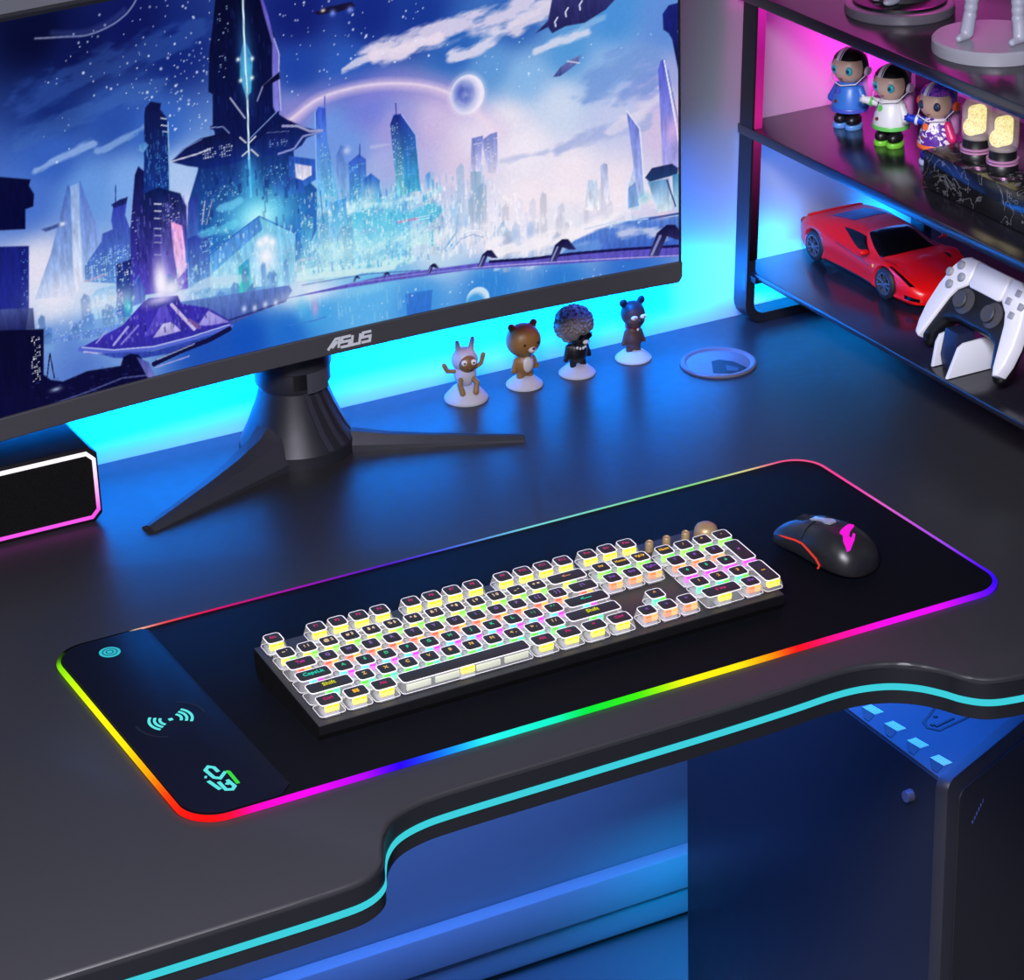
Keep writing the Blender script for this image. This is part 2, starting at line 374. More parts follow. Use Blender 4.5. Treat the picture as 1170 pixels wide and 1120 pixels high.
('win',[(403.6,160.5),(420.8,160.6),(419.3,118.7),(402.1,119.5)],(130,220,240),0.3,0.8,33,2.4),
('poly',[(417.2,145),(425.6,149.4),(434.2,140.9),(434.7,115.7),(416.4,114.9)],(44,90,190),(110,205,230),1,0.6),
('glow',(422.7,129.3),10,12,(210,240,250),0.6),
('poly',[(447.9,193.2),(452,201.8),(459.2,201.4),(473.5,178.4),(476.4,122.5),(453.5,123.4),(450.3,151.7)],(34,52,158),(70,178,218),1,0.6),
('poly',[(447.9,193.2),(452,201),(458.2,199),(459.7,120.5),(451.5,122)],(26,40,130),(120,215,228),1,0.6),
('line',[(460.1,200.4),(473.5,178.4),(476.5,125.1)],1.1,(170,190,240),0.9,0.6),
('line',[(454.4,212.4),(454.6,200.5)],1,(40,55,150),1,0.6),
('win',[(447.8,190.7),(458,194.8),(459.8,122.2),(451.6,123.7)],(190,225,245),0.4,0.9,34,2.4),
('win',[(462,183.9),(472.5,175.1),(474.8,128.1),(461.1,128.9)],(120,170,235),0.25,0.8,35,2.4),
('poly',[(481.7,137.2),(486.4,139.8),(488.4,123.8),(481,123.4)],(90,140,215),(150,200,235),1,0.6),
('cloud',[(356.6,118.3),(402.1,119.5),(438.5,117.6),(493.6,115.8)],14,(214,240,248),0.8,41),
('cloud',[(345.4,86.1),(399.9,83.4),(464.1,77.5),(510.3,72.1)],16,(196,238,240),0.7,42),
('cloud',[(410.5,107.4),(446.7,98.5),(483.5,97.5)],20,(60,190,225),0.7,43),
('cloud',[(400.2,87.7),(436.7,84.7)],14,(40,180,225),0.5,44),
('cloud',[(344.1,67.2),(398.7,62.6),(463,56.5)],10,(200,238,242),0.8,45),
('win',[(402.7,130.6),(493.5,113.2),(491,56.2),(399.2,70.4)],(225,250,250),0.18,0.7,46,3),
('line',[(451.1,95.9),(470.5,95.6)],2.6,(205,110,170),0.75,0.6),
('line',[(470.5,96.5),(485.3,96.3)],0.8,(240,250,255),0.8,0.6),
('line',[(469.5,94.5),(485.2,94.1)],0.8,(240,250,255),0.8,0.6),
('poly',[(390.4,76.6),(397.2,99.7),(402.9,102),(405.4,82.3),(413.4,63),(391.4,63.2)],(50,140,215),(130,205,236),0.85,0.6),
('cloud',[(491.5,69.5),(528.8,68.5),(575.6,65.1)],16,(236,232,245),0.7,47),
('line',[(500.4,58.8),(510.1,68.5),(524.3,72.9),(536.4,71.5),(547.4,63.2)],1.4,(236,244,252),0.9,0.6),
('line',[(505.9,56.9),(516.6,66.4),(528.8,68.5),(539.9,63.7)],1,(120,150,205),0.7,0.6),
('line',[(513.9,90.9),(512.2,74.3),(498.6,60.1)],2.2,(150,185,225),0.8,0.6),
('poly',[(555.1,68.9),(562.8,77.3),(566.3,66.8),(575.4,59.7),(556.6,59.7)],(140,180,222),(190,212,236),0.8,0.6),
('poly',[(-9.7,231.3),(-8.2,242.6),(90.7,212.4),(88.5,207.3),(92.5,198.4),(90.5,187.5),(82.9,186.8),(80.9,168.7),(-15.3,186.8)],(10,12,52),(8,10,56),1,0.6),
('poly',[(-16.9,173.7),(82.5,152.8),(76.2,95.8),(70.4,73.9),(-26.8,95.5)],(20,28,116),(34,44,140),1,0.6),
('win',[(74.7,151.4),(81.3,149.8),(75.5,97.6),(68.9,99.3)],(90,150,230),0.2,0.8,51,2.4),
('poly',[(133.6,121.7),(151.9,140.7),(153.4,147.8),(163.9,149.6),(163,158.1),(167.1,173.6),(180,173.3),(177,159.9),(180.2,147.6),(187.3,149.4),(182,92.7),(132.1,107.1)],(48,58,168),(92,146,214),1,0.6),
('line',[(170.4,189.3),(168.7,171.7)],1,(30,40,120),1,0.6),
('poly',[(164.5,172.6),(173.3,175.6),(181.2,176.3),(178.9,170.3),(166.7,168.8)],(22,26,84),(30,40,110),1,0.6),
('win',[(134.8,124.8),(154.5,132.6),(184.2,125.8),(181.3,95.4),(133,106.9)],(180,226,246),0.42,0.9,52,2.4),
('line',[(132.1,107.1),(152.2,109)],2,(225,160,190),0.5,0.6),
('poly',[(130.2,88.2),(144.1,97.5),(181.3,95.4),(179.2,63.6),(131.1,71.1)],(130,185,232),(165,210,238),0.8,0.6),
('towers',[(84.1,74.6),(172.9,52.3),(175.3,77.3),(86.7,99)],12,(76,122,204),(120,170,224),0.8,53,(5,14)),
('poly',[(164.2,116.2),(179.1,117.8),(181.9,101.1),(173.9,63.1),(159.4,66.7)],(26,36,112),(70,120,200),1,0.6),
('win',[(164.3,117.9),(180.6,115.8),(178.9,97.6),(162.7,101.4)],(225,235,250),0.4,0.9,54,2.4),
('glow',(171.5,74),5,12,(70,220,215),0.8),
('win',[(161.9,93.2),(167.9,91.8),(165.4,65.2),(159.4,66.7)],(230,190,225),0.5,0.8,55,2.4),
('poly',[(189.8,195),(193.9,202.3),(199.4,196.3),(192.4,111.4),(176.4,89.7),(180.9,145.8)],(14,18,66),(66,62,186),1,0.6),
('win',[(184.2,171.6),(194.7,173.4),(190.7,111.7),(178.8,114.5)],(200,220,245),0.12,0.8,56,2.4),
('poly',[(204.2,249),(205.6,254.3),(211.1,258.9),(221.1,255.3),(219.7,250),(225,241.6),(226.4,228.4),(222.2,170),(196.5,173.9)],(14,18,66),(24,54,140),1,0.6),
('line',[(226.3,236.5),(222.4,173.3)],1.4,(150,200,240),0.8,0.6),
('line',[(219.9,241.8),(224.9,240)],1,(220,230,250),0.9,0.6),
('line',[(219.3,235.5),(225.2,233.5)],1,(220,230,250),0.9,0.6),
('line',[(220.5,229.5),(225.5,227.7)],1,(220,230,250),0.8,0.6),
('poly',[(195.7,221.5),(202.7,223.4),(205.8,219.5),(200.2,214.1),(194.4,216.9)],(60,110,180),(110,160,215),1,0.6),
('win',[(211.6,206.9),(223.4,204.4),(221.6,173.5),(208.8,176.2)],(70,150,220),0.5,0.8,57,2.4),
('poly',[(195.8,175.7),(210.8,179.1),(232.5,168.7),(237.5,155.1),(232.5,76.6),(184.4,81.1),(186.8,144.5)],(12,26,76),(84,68,196),1,0.6),
('poly',[(210.1,170.9),(230.8,169),(236.6,155.3),(231.4,83.7),(207.7,85.8)],(20,32,92),(128,112,214),1,0.6),
('win',[(214.9,166.6),(230.4,164.9),(230,139.9),(212.8,143.7)],(215,220,240),0.35,0.8,58,2.4),
('poly',[(220.8,144.5),(231.6,137.9),(233.4,96.9),(223.8,88.9),(221.2,109)],(236,158,216),(226,204,240),1,0.6),
('line',[(222.3,141.6),(227.4,110.2)],1.4,(250,200,240),0.6,0.6),
('line',[(206.4,164.3),(212.8,162.6)],1.1,(232,236,252),0.95,0.6),
('line',[(205.8,157.7),(212.2,156)],1.1,(232,236,252),0.86,0.6),
('line',[(205.2,150.8),(211.6,149.1)],1.1,(232,236,252),0.77,0.6),
('line',[(204.3,141.4),(210.7,139.6)],1.1,(232,236,252),0.6799999999999999,0.6),
('line',[(203.8,134.8),(210.1,133.1)],1.1,(232,236,252),0.59,0.6),
('line',[(203.2,128.3),(209.6,126.5)],1.1,(232,236,252),0.5,0.6),
('line',[(202.1,116.7),(208.5,114.9)],1.1,(232,236,252),0.4099999999999999,0.6),
('poly',[(207.7,86.6),(213.9,96.3),(220.4,89.7),(224.7,78.4),(218.8,71.2),(208.4,73.7)],(60,84,176),(110,150,215),1,0.6),
('poly',[(178.2,89.3),(184.4,100.5),(190.2,86.5),(189,74),(176.6,72.7)],(52,70,178),(84,120,206),1,0.6),
('poly',[(269.5,225.6),(265.1,224),(270.9,220.4),(271.4,216.2),(257.3,214),(255.2,210.3),(251.5,186.3),(239.5,158),(237.3,133.3),(244.2,99.6),(349.3,76.5),(366.7,105.9),(369.2,144.9),(355.9,161.2),(346.7,158.7),(348.2,179.6),(347.8,200.6),(345.3,215.3),(336,222.8)],(14,24,86),(46,120,214),1,0.6),
('poly',[(281.4,340.3),(276.9,315.7),(271.5,292.6),(267.8,257),(271.8,253.8),(269.5,225.6),(273.8,202.5),(335,194.7),(345.3,215.3),(336,222.8),(338.2,266.1),(336.1,297.4),(329.6,316.2),(327.3,332.6)],(8,10,42),(14,24,84),1,0.6),
('poly',[(239.5,158),(249.6,164.2),(246,99.2),(232.1,102.3)],(40,52,150),(80,130,215),1,0.6),
('poly',[(235.7,124.4),(250.1,127.2),(257.5,120.5),(254,67.4),(233.7,69.5)],(44,58,160),(120,180,228),1,0.6),
('win',[(237.1,119.9),(256.4,118.1),(253.3,70.1),(234.8,72.6)],(150,215,240),0.22,0.8,61,2.4),
('win',[(251.1,161.4),(293.5,173.6),(285.2,123),(247.7,98.8)],(170,225,245),0.2,0.85,62,2.4),
('win',[(316,177.5),(355.5,169.7),(353.3,136.1),(321.7,134)],(170,215,245),0.16,0.8,63,2.4),
('line',[(251.6,135.3),(256,156.2)],1.4,(230,190,200),0.7,0.6),
('line',[(255.9,134.3),(262.9,154.7)],1.2,(230,190,200),0.6,0.6),
('cloud',[(271.1,146.3),(281.8,147.4),(290.9,150.6)],7,(120,200,240),0.7,64),
('cloud',[(251.7,125.1),(272.1,125.8),(283.9,129.2)],9,(100,200,235),0.6,65),
('poly',[(343,182.3),(369.3,173.8),(368.9,154.4),(353.2,148.1),(341,153.9)],(40,80,180),(50,100,195),1,0.6),
('poly',[(348.6,173.6),(365.3,167.8),(364.7,159.4),(355.5,156.1),(348.6,160)],(205,205,240),(238,226,240),1,0.6),
('poly',[(325.2,157.1),(337.3,164.8),(354.6,156.3),(358.3,143.7),(327,145.7)],(30,54,140),(36,80,180),1,0.6),
('win',[(282.7,334.6),(294.5,332.5),(285.8,265.8),(278.6,263)],(170,200,240),0.1,0.8,66,2.4),
('poly',[(225.6,199.9),(239.5,209.4),(257.4,215.7),(281.9,216.6),(304.3,199.8),(302.5,186.8),(263.7,185.5),(242.4,192.3)],(14,18,62),(20,40,120),1,0.6),
('win',[(258.4,207.2),(288,204.7),(285.4,193.6),(257.5,195.8)],(205,220,245),0.5,0.8,67,2.4),
('line',[(225.6,199.9),(251.9,201.9),(265.2,204.2)],1.5,(205,208,232),0.9,0.6),
('line',[(226.6,200.5),(241.3,209.8),(258.2,214.7)],0.9,(120,140,205),0.8,0.6),
('line',[(265.1,224),(279.7,222),(285.3,215.1)],1,(150,170,220),0.8,0.6),
('poly',[(308.8,200.6),(338.4,218.3),(347,215),(358.9,206.9),(378,199.2),(361.7,195.5),(356.9,189.7),(343.1,183.9),(316.7,187.4)],(14,20,70),(22,46,128),1,0.6),
('line',[(338.8,211.5),(353.7,208.7),(365.7,201.5),(378.1,200)],2.2,(170,170,212),0.9,0.6),
('line',[(378,199.2),(358.3,197.8),(348.7,187.9),(332.6,186)],2,(140,150,208),0.9,0.6),
('line',[(322.6,207.9),(344.6,205.4)],1,(170,190,235),0.7,0.6),
('poly',[(321.7,208.1),(344.6,205.4),(343.6,190.6),(322.4,193)],(18,26,88),(26,48,128),1,0.6),
('win',[(324.7,200.9),(342.4,199.2),(341.9,192.5),(324.3,194.3)],(150,180,230),0.4,0.7,68,2.4),
('poly',[(327.3,332.6),(331.4,317.5),(335.8,294.2),(340,278.9),(338.4,262.8),(338.1,226.6),(332.7,225.9),(330.5,231.3),(332,265.6),(333.8,289.7),(327.9,316.5),(324.7,333.1)],(96,86,190),(120,120,206),1,0.6),
('line',[(335.8,294.2),(340,278.9),(338.4,262.8),(338.1,226.6)],1.2,(190,186,232),0.85,0.6),
('line',[(338.9,262.7),(321.4,251.9),(315.3,239.9)],1.6,(150,150,200),0.8,0.6),
('poly',[(338.9,262.7),(339.3,256.1),(323.1,250.8),(321.5,252.7)],(12,12,46),(14,16,56),1,0.6),
('line',[(288.7,247.3),(301.9,226)],1.4,(190,195,225),0.85,0.6),
('line',[(333.6,225.8),(322.4,217.9),(303.8,204.9)],1.2,(130,160,220),0.8,0.6),
('glow',(306.8,278.2),9,45,(60,160,230),0.6),
('poly',[(306.6,298.5),(313.9,280.2),(309.8,249.1),(304.6,244.4),(299.7,264.9),(301,282.5)],(70,160,225),(90,205,225),0.75,0.6),
('line',[(308.1,335.8),(306.6,298.5),(305.4,237.6),(302.9,186.8)],1.7,(205,236,250),1,0.6),
('line',[(303,188.4),(302.4,150.7)],2,(120,225,250),0.8,0.6),
('glow',(302.8,167.5),12,26,(70,180,240),0.7),
('glow',(299.2,281.2),2.6,2.6,(235,250,252),1),
('glow',(313,279.5),2.6,2.6,(235,250,252),1),
('glow',(300.3,261.5),2.6,2.6,(235,250,252),1),
('glow',(311.6,261.9),2.6,2.6,(235,250,252),1),
('line',[(295.4,209),(301.1,202.9)],1.4,(220,222,230),0.9,0.6),
('line',[(311,206.8),(304.5,202.3)],1.4,(220,222,230),0.9,0.6),
('line',[(296.6,191.3),(303.1,195.1)],1.4,(220,222,230),0.9,0.6),
('line',[(312.3,188.2),(305.8,195.4)],1.4,(220,222,230),0.9,0.6),
('glow',(309,131.6),48,34,(90,220,250),0.95),
('glow',(308.8,128.2),26,22,(205,250,254),0.8),
('poly',[(256.7,100.2),(309,130.7),(345,106.1),(343.1,77.9),(334.4,57.1),(256.1,71.2)],(104,196,236),(190,224,242),0.85,0.6),
('poly',[(256.2,105.4),(275.6,114.8),(309,130.7),(311.6,117.4),(258.2,86.2)],(64,120,206),(96,166,226),0.9,0.6),
('line',[(256.1,103.8),(283,118.3),(309,130.7),(345,106.1),(343.1,77.9)],1.1,(40,96,180),0.8,0.6),
('poly',[(285,86.2),(295.4,92.5),(296.7,62),(282.1,60.1)],(50,150,210),(80,215,215),0.9,0.6),
('glow',(288.3,70.8),8,14,(60,225,190),0.7),
('poly',[(327.5,88.2),(342.9,89.2),(339.8,56.8),(319.9,58.5)],(110,190,232),(160,215,240),0.8,0.6),
('glow',(313.2,90.4),14,16.8,(250,246,254),0.95),
('glow',(307.9,104.4),5.5,6.6,(250,246,254),0.95),
('glow',(314.4,106.5),6,7.199999999999999,(250,246,254),0.95),
('glow',(320.4,102.6),5.5,6.6,(250,246,254),0.95),
('poly',[(351.3,119.4),(363.9,118.5),(363.1,106.6),(358.2,87.7),(365.1,81.9),(366.3,71.2),(344.6,74.1),(350.2,89.4)],(60,150,205),(110,190,225),0.85,0.6),
('line',[(345.9,79),(363.1,78.8)],3,(225,215,235),0.7,0.6),
('towers',[(344.8,77.5),(398.9,66.1),(402.2,122.1),(348.6,132.8)],10,(80,160,220),(160,215,238),0.6,71,(4,11)),
('poly',[(382.6,128.5),(398.2,130.6),(398.3,102.9),(382.9,104.3)],(70,150,220),(100,190,230),0.9,0.6),
('line',[(372.6,142.5),(373.8,104.4)],1.2,(60,110,190),0.7,0.6),
('win',[(347.7,120.1),(402,117.8),(398.9,66.1),(344.6,73.2)],(230,248,250),0.16,0.7,72,3),
('cloud',[(215.3,72.1),(254.9,78.3),(290.4,73.8)],9,(196,222,242),0.7,73),
('towers',[(254.2,69.9),(334,51.9),(335.3,70.9),(255.7,88.4)],8,(90,140,206),(110,160,220),0.8,74,(5,10)),
('dabs',[(353.7,142.9),(494.3,130.6),(509.5,52.6),(416.6,53.6),(339.3,63)],420,(236,250,252),0.75,201,(0.6,1.8),(1.5,6)),
('dabs',[(353.7,142.9),(494.3,130.6),(509.5,52.6),(416.6,53.6),(339.3,63)],260,(20,150,214),0.5,202,(0.7,2.4),(2,8)),
('dabs',[(353.7,142.9),(494.3,130.6),(509.5,52.6),(416.6,53.6),(339.3,63)],70,(40,84,190),0.5,203,(0.8,2),(3,10)),
('dabs',[(350.2,89.4),(492.1,80.9),(490.6,47.4),(398.3,55.6),(343.7,60.3)],240,(205,246,240),0.8,204,(0.8,3),(0.7,2)),
('dabs',[(494.3,130.6),(549.6,124.9),(575,44.5),(491,56.2)],150,(150,186,226),0.6,205,(0.7,2.2),(3,12)),
('dabs',[(493.9,121.9),(577.2,115.6),(584.3,42.7),(490.8,51.8)],150,(252,248,252),0.7,206,(0.8,2.4),(2,9)),
('dabs',[(253.2,185.9),(355.8,173.9),(352.4,123.4),(248.4,107.2)],220,(96,190,236),0.6,207,(0.6,1.4),(1,4)),
('dabs',[(252.8,181.9),(355.5,169.7),(352.4,123.4),(247.3,115.9)],45,(16,34,110),0.5,208,(1,4),(3,12)),
('dabs',[(259,128.6),(347.4,115.9),(343.4,56),(254.4,71.6)],160,(226,248,252),0.7,209,(0.6,1.8),(1,5)),
('dabs',[(220.9,96.3),(256.4,96.9),(262.4,61.1),(218.4,67)],60,(200,236,246),0.7,210,(0.7,2),(1.5,6)),
('dabs',[(188.8,174.7),(239.1,163.9),(231.6,76.8),(180.7,88.7)],130,(120,110,226),0.6,211,(0.6,1.5),(2,9)),
('dabs',[(194.4,234.8),(227.3,228.2),(222.7,175.7),(193.7,181.9)],70,(80,160,226),0.7,212,(0.5,1.2),(2,7)),
('dabs',[(186.4,195.7),(237.4,164.3),(226,103.7),(178.8,114.5)],40,(8,12,52),0.5,213,(0.7,2),(3,12)),
('dabs',[(134,125),(185.3,138.1),(178,59.6),(128.1,67.7)],150,(190,232,246),0.7,214,(0.6,1.8),(1,4)),
('dabs',[(83.9,112.2),(159.4,93.8),(173.1,54.8),(79.5,71.6)],140,(236,238,248),0.55,215,(0.8,3),(1,3)),
('dabs',[(280.7,330.9),(330.9,322.4),(334.7,215.6),(266.5,220.4)],60,(34,60,150),0.45,216,(0.5,1.4),(2,10)),
('dabs',[(548,81),(641.8,73),(631.4,27.6),(546.5,38.2)],120,(252,244,250),0.7,217,(0.8,2.4),(2,10)),
('dabs',[(670.1,63.5),(752.9,58.7),(752.7,31.1),(669.7,40.8)],90,(150,220,226),0.7,218,(0.6,1.8),(1,4)),
('dabs',[(343.1,51.7),(462.1,37),(460.3,-0.4),(340.4,11.7)],60,(190,232,246),0.35,219,(0.7,1.6),(3,14)),
('dabs',[(471.5,37.8),(678.8,13.5),(621.2,-0.7),(470,6.6)],60,(110,190,240),0.4,220,(0.6,1.6),(3,12)),
('glow',(216,80.4),16,14,(250,246,252),0.9),
('glow',(205.7,93.1),9,26,(235,225,252),0.9),
('glow',(149.7,83.5),40,12,(240,235,246),0.6),
('glow',(108.4,102),35,22,(240,232,246),0.6),
('glow',(418.6,90.1),80,34,(190,240,250),0.34),
('glow',(390.4,76.6),60,20,(214,246,250),0.4),
('glow',(218.4,67),30,10,(240,236,252),0.6),
('poly',[(218.3,66.2),(253.7,63.1),(294.7,59.8),(334.4,57.1),(337.6,51.1),(330.6,42.2),(298.4,37.2),(270.9,31.3),(237.8,33.9)],(98,130,198),(58,78,160),1,0.6),
('line',[(244.4,37.6),(271.3,36.5),(298.6,38.9),(329.7,42.4)],2,(40,48,120),1,0.6),
('glow',(287.2,44.1),3.2,4.2,(195,210,238),0.95),
('glow',(297.9,42.5),3.2,4.2,(195,210,238),0.95),
('glow',(308.9,43.5),3.2,4.2,(195,210,238),0.95),
('glow',(319.7,42.8),3.2,4.2,(195,210,238),0.95),
('cloud',[(345.6,61.6),(398.3,55.6),(444.2,51.4)],6,(206,236,240),0.85,75),
('line',[(347.8,54.1),(416.5,50.9),(471.7,43.1)],1.2,(60,90,170),0.7,0.6),
('glow',(356.3,43.5),46,13,(226,234,248),0.85),
('glow',(359.9,28.6),5,12,(230,160,210),0.6),
('glow',(346.4,33.3),8,16,(90,190,230),0.5),
('glow',(415.6,36),30,8,(150,210,240),0.5),
('poly',[(454.9,22.4),(483.8,20.9),(480.6,-6.5),(456.2,-6.7)],(40,96,200),(30,80,190),0.55,0.6),
('stars',[(351.5,41),(545.8,20.2),(526.2,-0.4),(376.5,-0.1)],26,76,(225,238,255),0.6),
('stars',[(583.7,20.2),(717,4.9),(621.1,-1.6)],18,77,(225,238,255),0.6),
('crescent',(531.9,1.2),13),
('line',[(331.6,17.2),(359.1,16.3),(370.2,17.4)],1.2,(60,120,205),0.8,0.6),
('towers',[(546.6,40.9),(621.8,26.7),(622.6,60.1),(547.7,73.9)],14,(190,206,238),(150,180,230),0.7,81,(5,10)),
('poly',[(621.9,29.4),(636.4,41.3),(652.7,47.5),(679.4,51.9),(717.5,52.7),(752.8,50.5),(752.6,8),(678.9,19)],(84,128,212),(50,86,190),0.95,0.6),
('cloud',[(546.9,49.8),(603.3,43.7),(641.3,47.7),(684.3,61.1)],18,(246,240,248),0.9,82),
('cloud',[(622,35.7),(660,33.4)],12,(110,160,226),0.6,83),
('cloud',[(690.6,39),(712.6,40.7),(736.4,29.3)],11,(200,208,236),0.85,84),
('line',[(649,51.8),(679.4,53.7),(717.5,50.9),(751.9,48.8)],1.3,(190,210,240),0.8,0.6),
('stars',[(669.9,54.5),(708,57),(712.7,44.4),(679.3,44.6)],18,85,(200,240,245),0.75),
('poly',[(696.1,164.9),(709,146),(714.9,76.8),(707.2,72.6)],(104,118,212),(176,192,236),1,0.6),
('line',[(696.1,164.9),(709.9,145),(714.9,75)],1.1,(235,240,252),0.9,0.6),
('poly',[(697,86.1),(704.6,91.2),(708.1,66.1),(696.7,65.3)],(120,150,216),(130,170,222),1,0.6),
('glow',(713.9,73.4),9,8,(120,200,215),0.6),
('poly',[(730.1,201.1),(733,210.3),(737.7,210.5),(744.9,163.6),(753.1,110.5),(753,92.4),(734.1,100.9),(731.7,165.6)],(82,92,208),(176,172,232),1,0.6),
('line',[(736.7,209.7),(746.7,154.5),(753.1,115.9)],1.4,(240,244,252),0.95,0.6),
('line',[(740.4,199.6),(753.2,135.6)],1.2,(90,110,180),0.8,0.6),
('glow',(744.7,136.9),10,18,(226,180,226),0.7),
('poly',[(735.2,255.9),(741.7,263.6),(762.1,266.1),(761.8,161.1),(757.1,168.9),(745.2,229.4),(741.5,236),(736,240.3)],(26,34,122),(16,20,62),1,0.6),
('line',[(751.8,237.2),(757.3,212.9)],1.4,(150,160,215),0.8,0.6),
('poly',[(715.1,94),(722.7,102.7),(744.5,103.7),(751.1,98.1),(750.2,92),(719.7,88.7)],(32,42,92),(30,60,110),1,0.6),
('poly',[(717.9,89),(740.6,89),(744.3,72),(744.3,55.5),(729,55.3)],(100,150,200),(214,230,242),1,0.6),
('poly',[(744.5,92),(753,92.4),(752.8,54.1),(746.2,57.1)],(70,140,190),(180,210,230),1,0.6),
('line',[(738.7,87.4),(748.1,58.6)],1.4,(36,40,90),0.9,0.6),
('glow',(734.7,51.6),14,5,(240,210,220),0.8),
('line',[(719.4,50.5),(751.9,50.6)],2.5,(50,70,150),0.8,0.6),
('poly',[(330.8,44.7),(434.3,39.2),(527.4,32.9),(621.7,20.3),(752.6,5.2),(752.7,16.3),(683.7,22.8),(621.9,29.4),(546.4,37.3),(434.7,45.4)],(96,88,190),(88,78,188),1,0.6),
('line',[(546.4,37.3),(589.7,31.8),(635.2,28.8),(690.4,23.4),(752.7,16.3)],3,(26,24,82),1,0.6),
('line',[(527.5,34.7),(621.7,23),(752.6,6.1)],1.2,(190,184,236),0.8,0.6),
('line',[(397.7,45.2),(471.5,39.6),(532.2,33.8)],1.4,(130,140,215),0.8,0.6),
('poly',[(401,46.4),(402.8,50.3),(404.8,51.4),(406.4,51.1),(408.5,47.9),(406.6,48.3),(404.7,49.3),(402.9,46)],(20,18,62),(60,58,120),1,0.6),
('line',[(401.6,46.5),(403.4,49.6)],0.5249999999999999,(150,160,214),0.8,0.6),
('poly',[(431.7,42.9),(433.8,47.5),(436.1,48.8),(438,48.4),(440.4,44.7),(438.2,45.2),(436,46.3),(433.9,42.5)],(20,18,62),(60,58,120),1,0.6),
('line',[(432.5,43.1),(434.5,46.6)],0.6000000000000001,(150,160,214),0.8,0.6),
('poly',[(479,38.4),(482.1,45.3),(485.5,47.3),(488.3,46.7),(492,41.2),(488.6,41.8),(485.4,43.6),(482.3,37.8)],(20,18,62),(60,58,120),1,0.6),
('line',[(480.1,38.7),(483.1,44)],0.8999999999999999,(150,160,214),0.8,0.6),
('poly',[(533.1,34.5),(538.3,46.1),(544,49.5),(548.7,48.6),(555,39.3),(549.4,40.3),(543.8,43.2),(538.8,33.4)],(20,18,62),(60,58,120),1,0.6),
('line',[(535.1,35),(540.1,43.9)],1.5,(150,160,214),0.8,0.6),
('poly',[(609.9,25.4),(616.7,41.3),(624.5,46),(630.9,44.9),(639.6,32.2),(631.9,33.6),(624.3,37.5),(617.6,23.9)],(20,18,62),(60,58,120),1,0.6),
('line',[(612.5,26.1),(619.2,38.4)],2.0250000000000004,(150,160,214),0.8,0.6),
('poly',[(718.1,11.3),(727.4,34.2),(738.3,41.1),(747.4,39.6),(760.1,21.7),(749.2,23.5),(738.3,28.9),(729,9.4)],(20,18,62),(60,58,120),1,0.6),
('line',[(721.7,12.4),(731,30.1)],2.8499999999999996,(150,160,214),0.8,0.6),
('poly',[(-28.7,80.4),(88.6,60.8),(130,60.4),(173.5,58.1),(172.5,48.1),(95.1,57.4),(-29.5,74.1)],(90,128,208),(96,136,212),0.8,0.6),
('win',[(87.6,67.8),(156,59),(155,49),(88.4,59.2)],(190,215,244),0.3,0.7,91,2.4),
('glow',(206,87),8,18,(250,245,255),0.95),
('poly',[(121.5,45.5),(137.7,50),(164.6,56.9),(186.3,73.8),(192.7,76.5),(221.5,72.3),(224.3,63.9),(251.1,53.3),(271.3,36.5),(272.4,27.4),(228.2,25.8),(179.5,28.3),(127.8,38.8)],(62,48,176),(48,44,160),1,0.6),
('poly',[(186.3,73),(192.7,76.5),(221.5,72.3),(223.5,65),(209.2,63.2),(193.6,66.9)],(40,40,140),(44,44,150),1,0.6),
('glow',(204.7,72.8),22,7,(214,206,250),0.85),
('poly',[(202.3,64.9),(209.5,66.6),(216.2,41.7),(185,40.7)],(110,96,214),(84,70,196),0.7,0.6),
('line',[(214.7,65.3),(235.3,36.2)],3.2,(214,200,238),0.9,0.6),
('line',[(230.8,46),(240.7,36.7)],3.6,(130,90,150),0.8,0.6),
('poly',[(193.6,37.7),(204.4,48.9),(213.2,48.5),(222.1,37.7),(203.3,37.1)],(214,214,244),(180,170,232),0.9,0.6),
('line',[(154.2,40.6),(169.6,54)],2.4,(184,186,240),0.8,0.6),
('line',[(162,39.5),(180,53.1)],2.2,(150,146,230),0.7,0.6),
('line',[(137.3,46.6),(148.7,55.7)],1.8,(160,160,224),0.8,0.6),
('poly',[(239.1,38.8),(250.9,50.8),(271.1,34.7),(251.4,35.9)],(196,190,240),(160,150,226),0.8,0.6),
('line',[(121.5,44.7),(153.6,33.9),(193.6,27.4),(228.3,27.5),(272.6,30)],4.4,(82,100,206),1,0.6),
('line',[(123.3,45.9),(153.7,35.6),(193.7,29),(228.5,29.2),(270.9,32.2)],1.1,(196,204,244),0.9,0.6),
('line',[(124.6,41.3),(148.2,32.7)],1.4,(214,208,240),0.8,0.6),
('poly',[(138,36.2),(193.3,24.8),(250.6,25.6),(218.5,17.7),(178.8,20.7),(153,28.1)],(56,78,176),(40,60,160),1,0.6),
('line',[(192.2,12.1),(218.5,17.7),(250.3,22.2),(270.6,27.9)],5,(18,18,66),1,0.6),
('line',[(193.6,8.2),(227.8,11)],1.3,(160,160,226),0.9,0.6),
('line',[(196,15.5),(234.1,21.7)],1,(190,196,236),0.8,0.6),
('poly',[(-26.3,99.5),(88.2,72.7),(83.5,29.9),(89.7,23.2),(101.4,18.4),(126.1,22.1),(159.1,18.7),(162.5,26.5),(170.6,27.9),(177.4,25.3),(191.3,1.8),(192.5,-3.7),(88.2,-7.3),(-38.5,3.3)],(10,10,44),(12,12,56),1,0.6),
('poly',[(175.5,23.2),(187.1,15.1),(192.7,-2),(185.6,-1.9)],(70,76,160),(110,116,190),1,0.6),
('line',[(88.9,-0.6),(124.1,2),(159.7,6.5),(191.3,1.8)],1.4,(110,120,190),0.6,0.6),
('line',[(86.7,27.4),(91.5,48.2),(93.3,23.9)],1.2,(16,16,56),1,0.6),
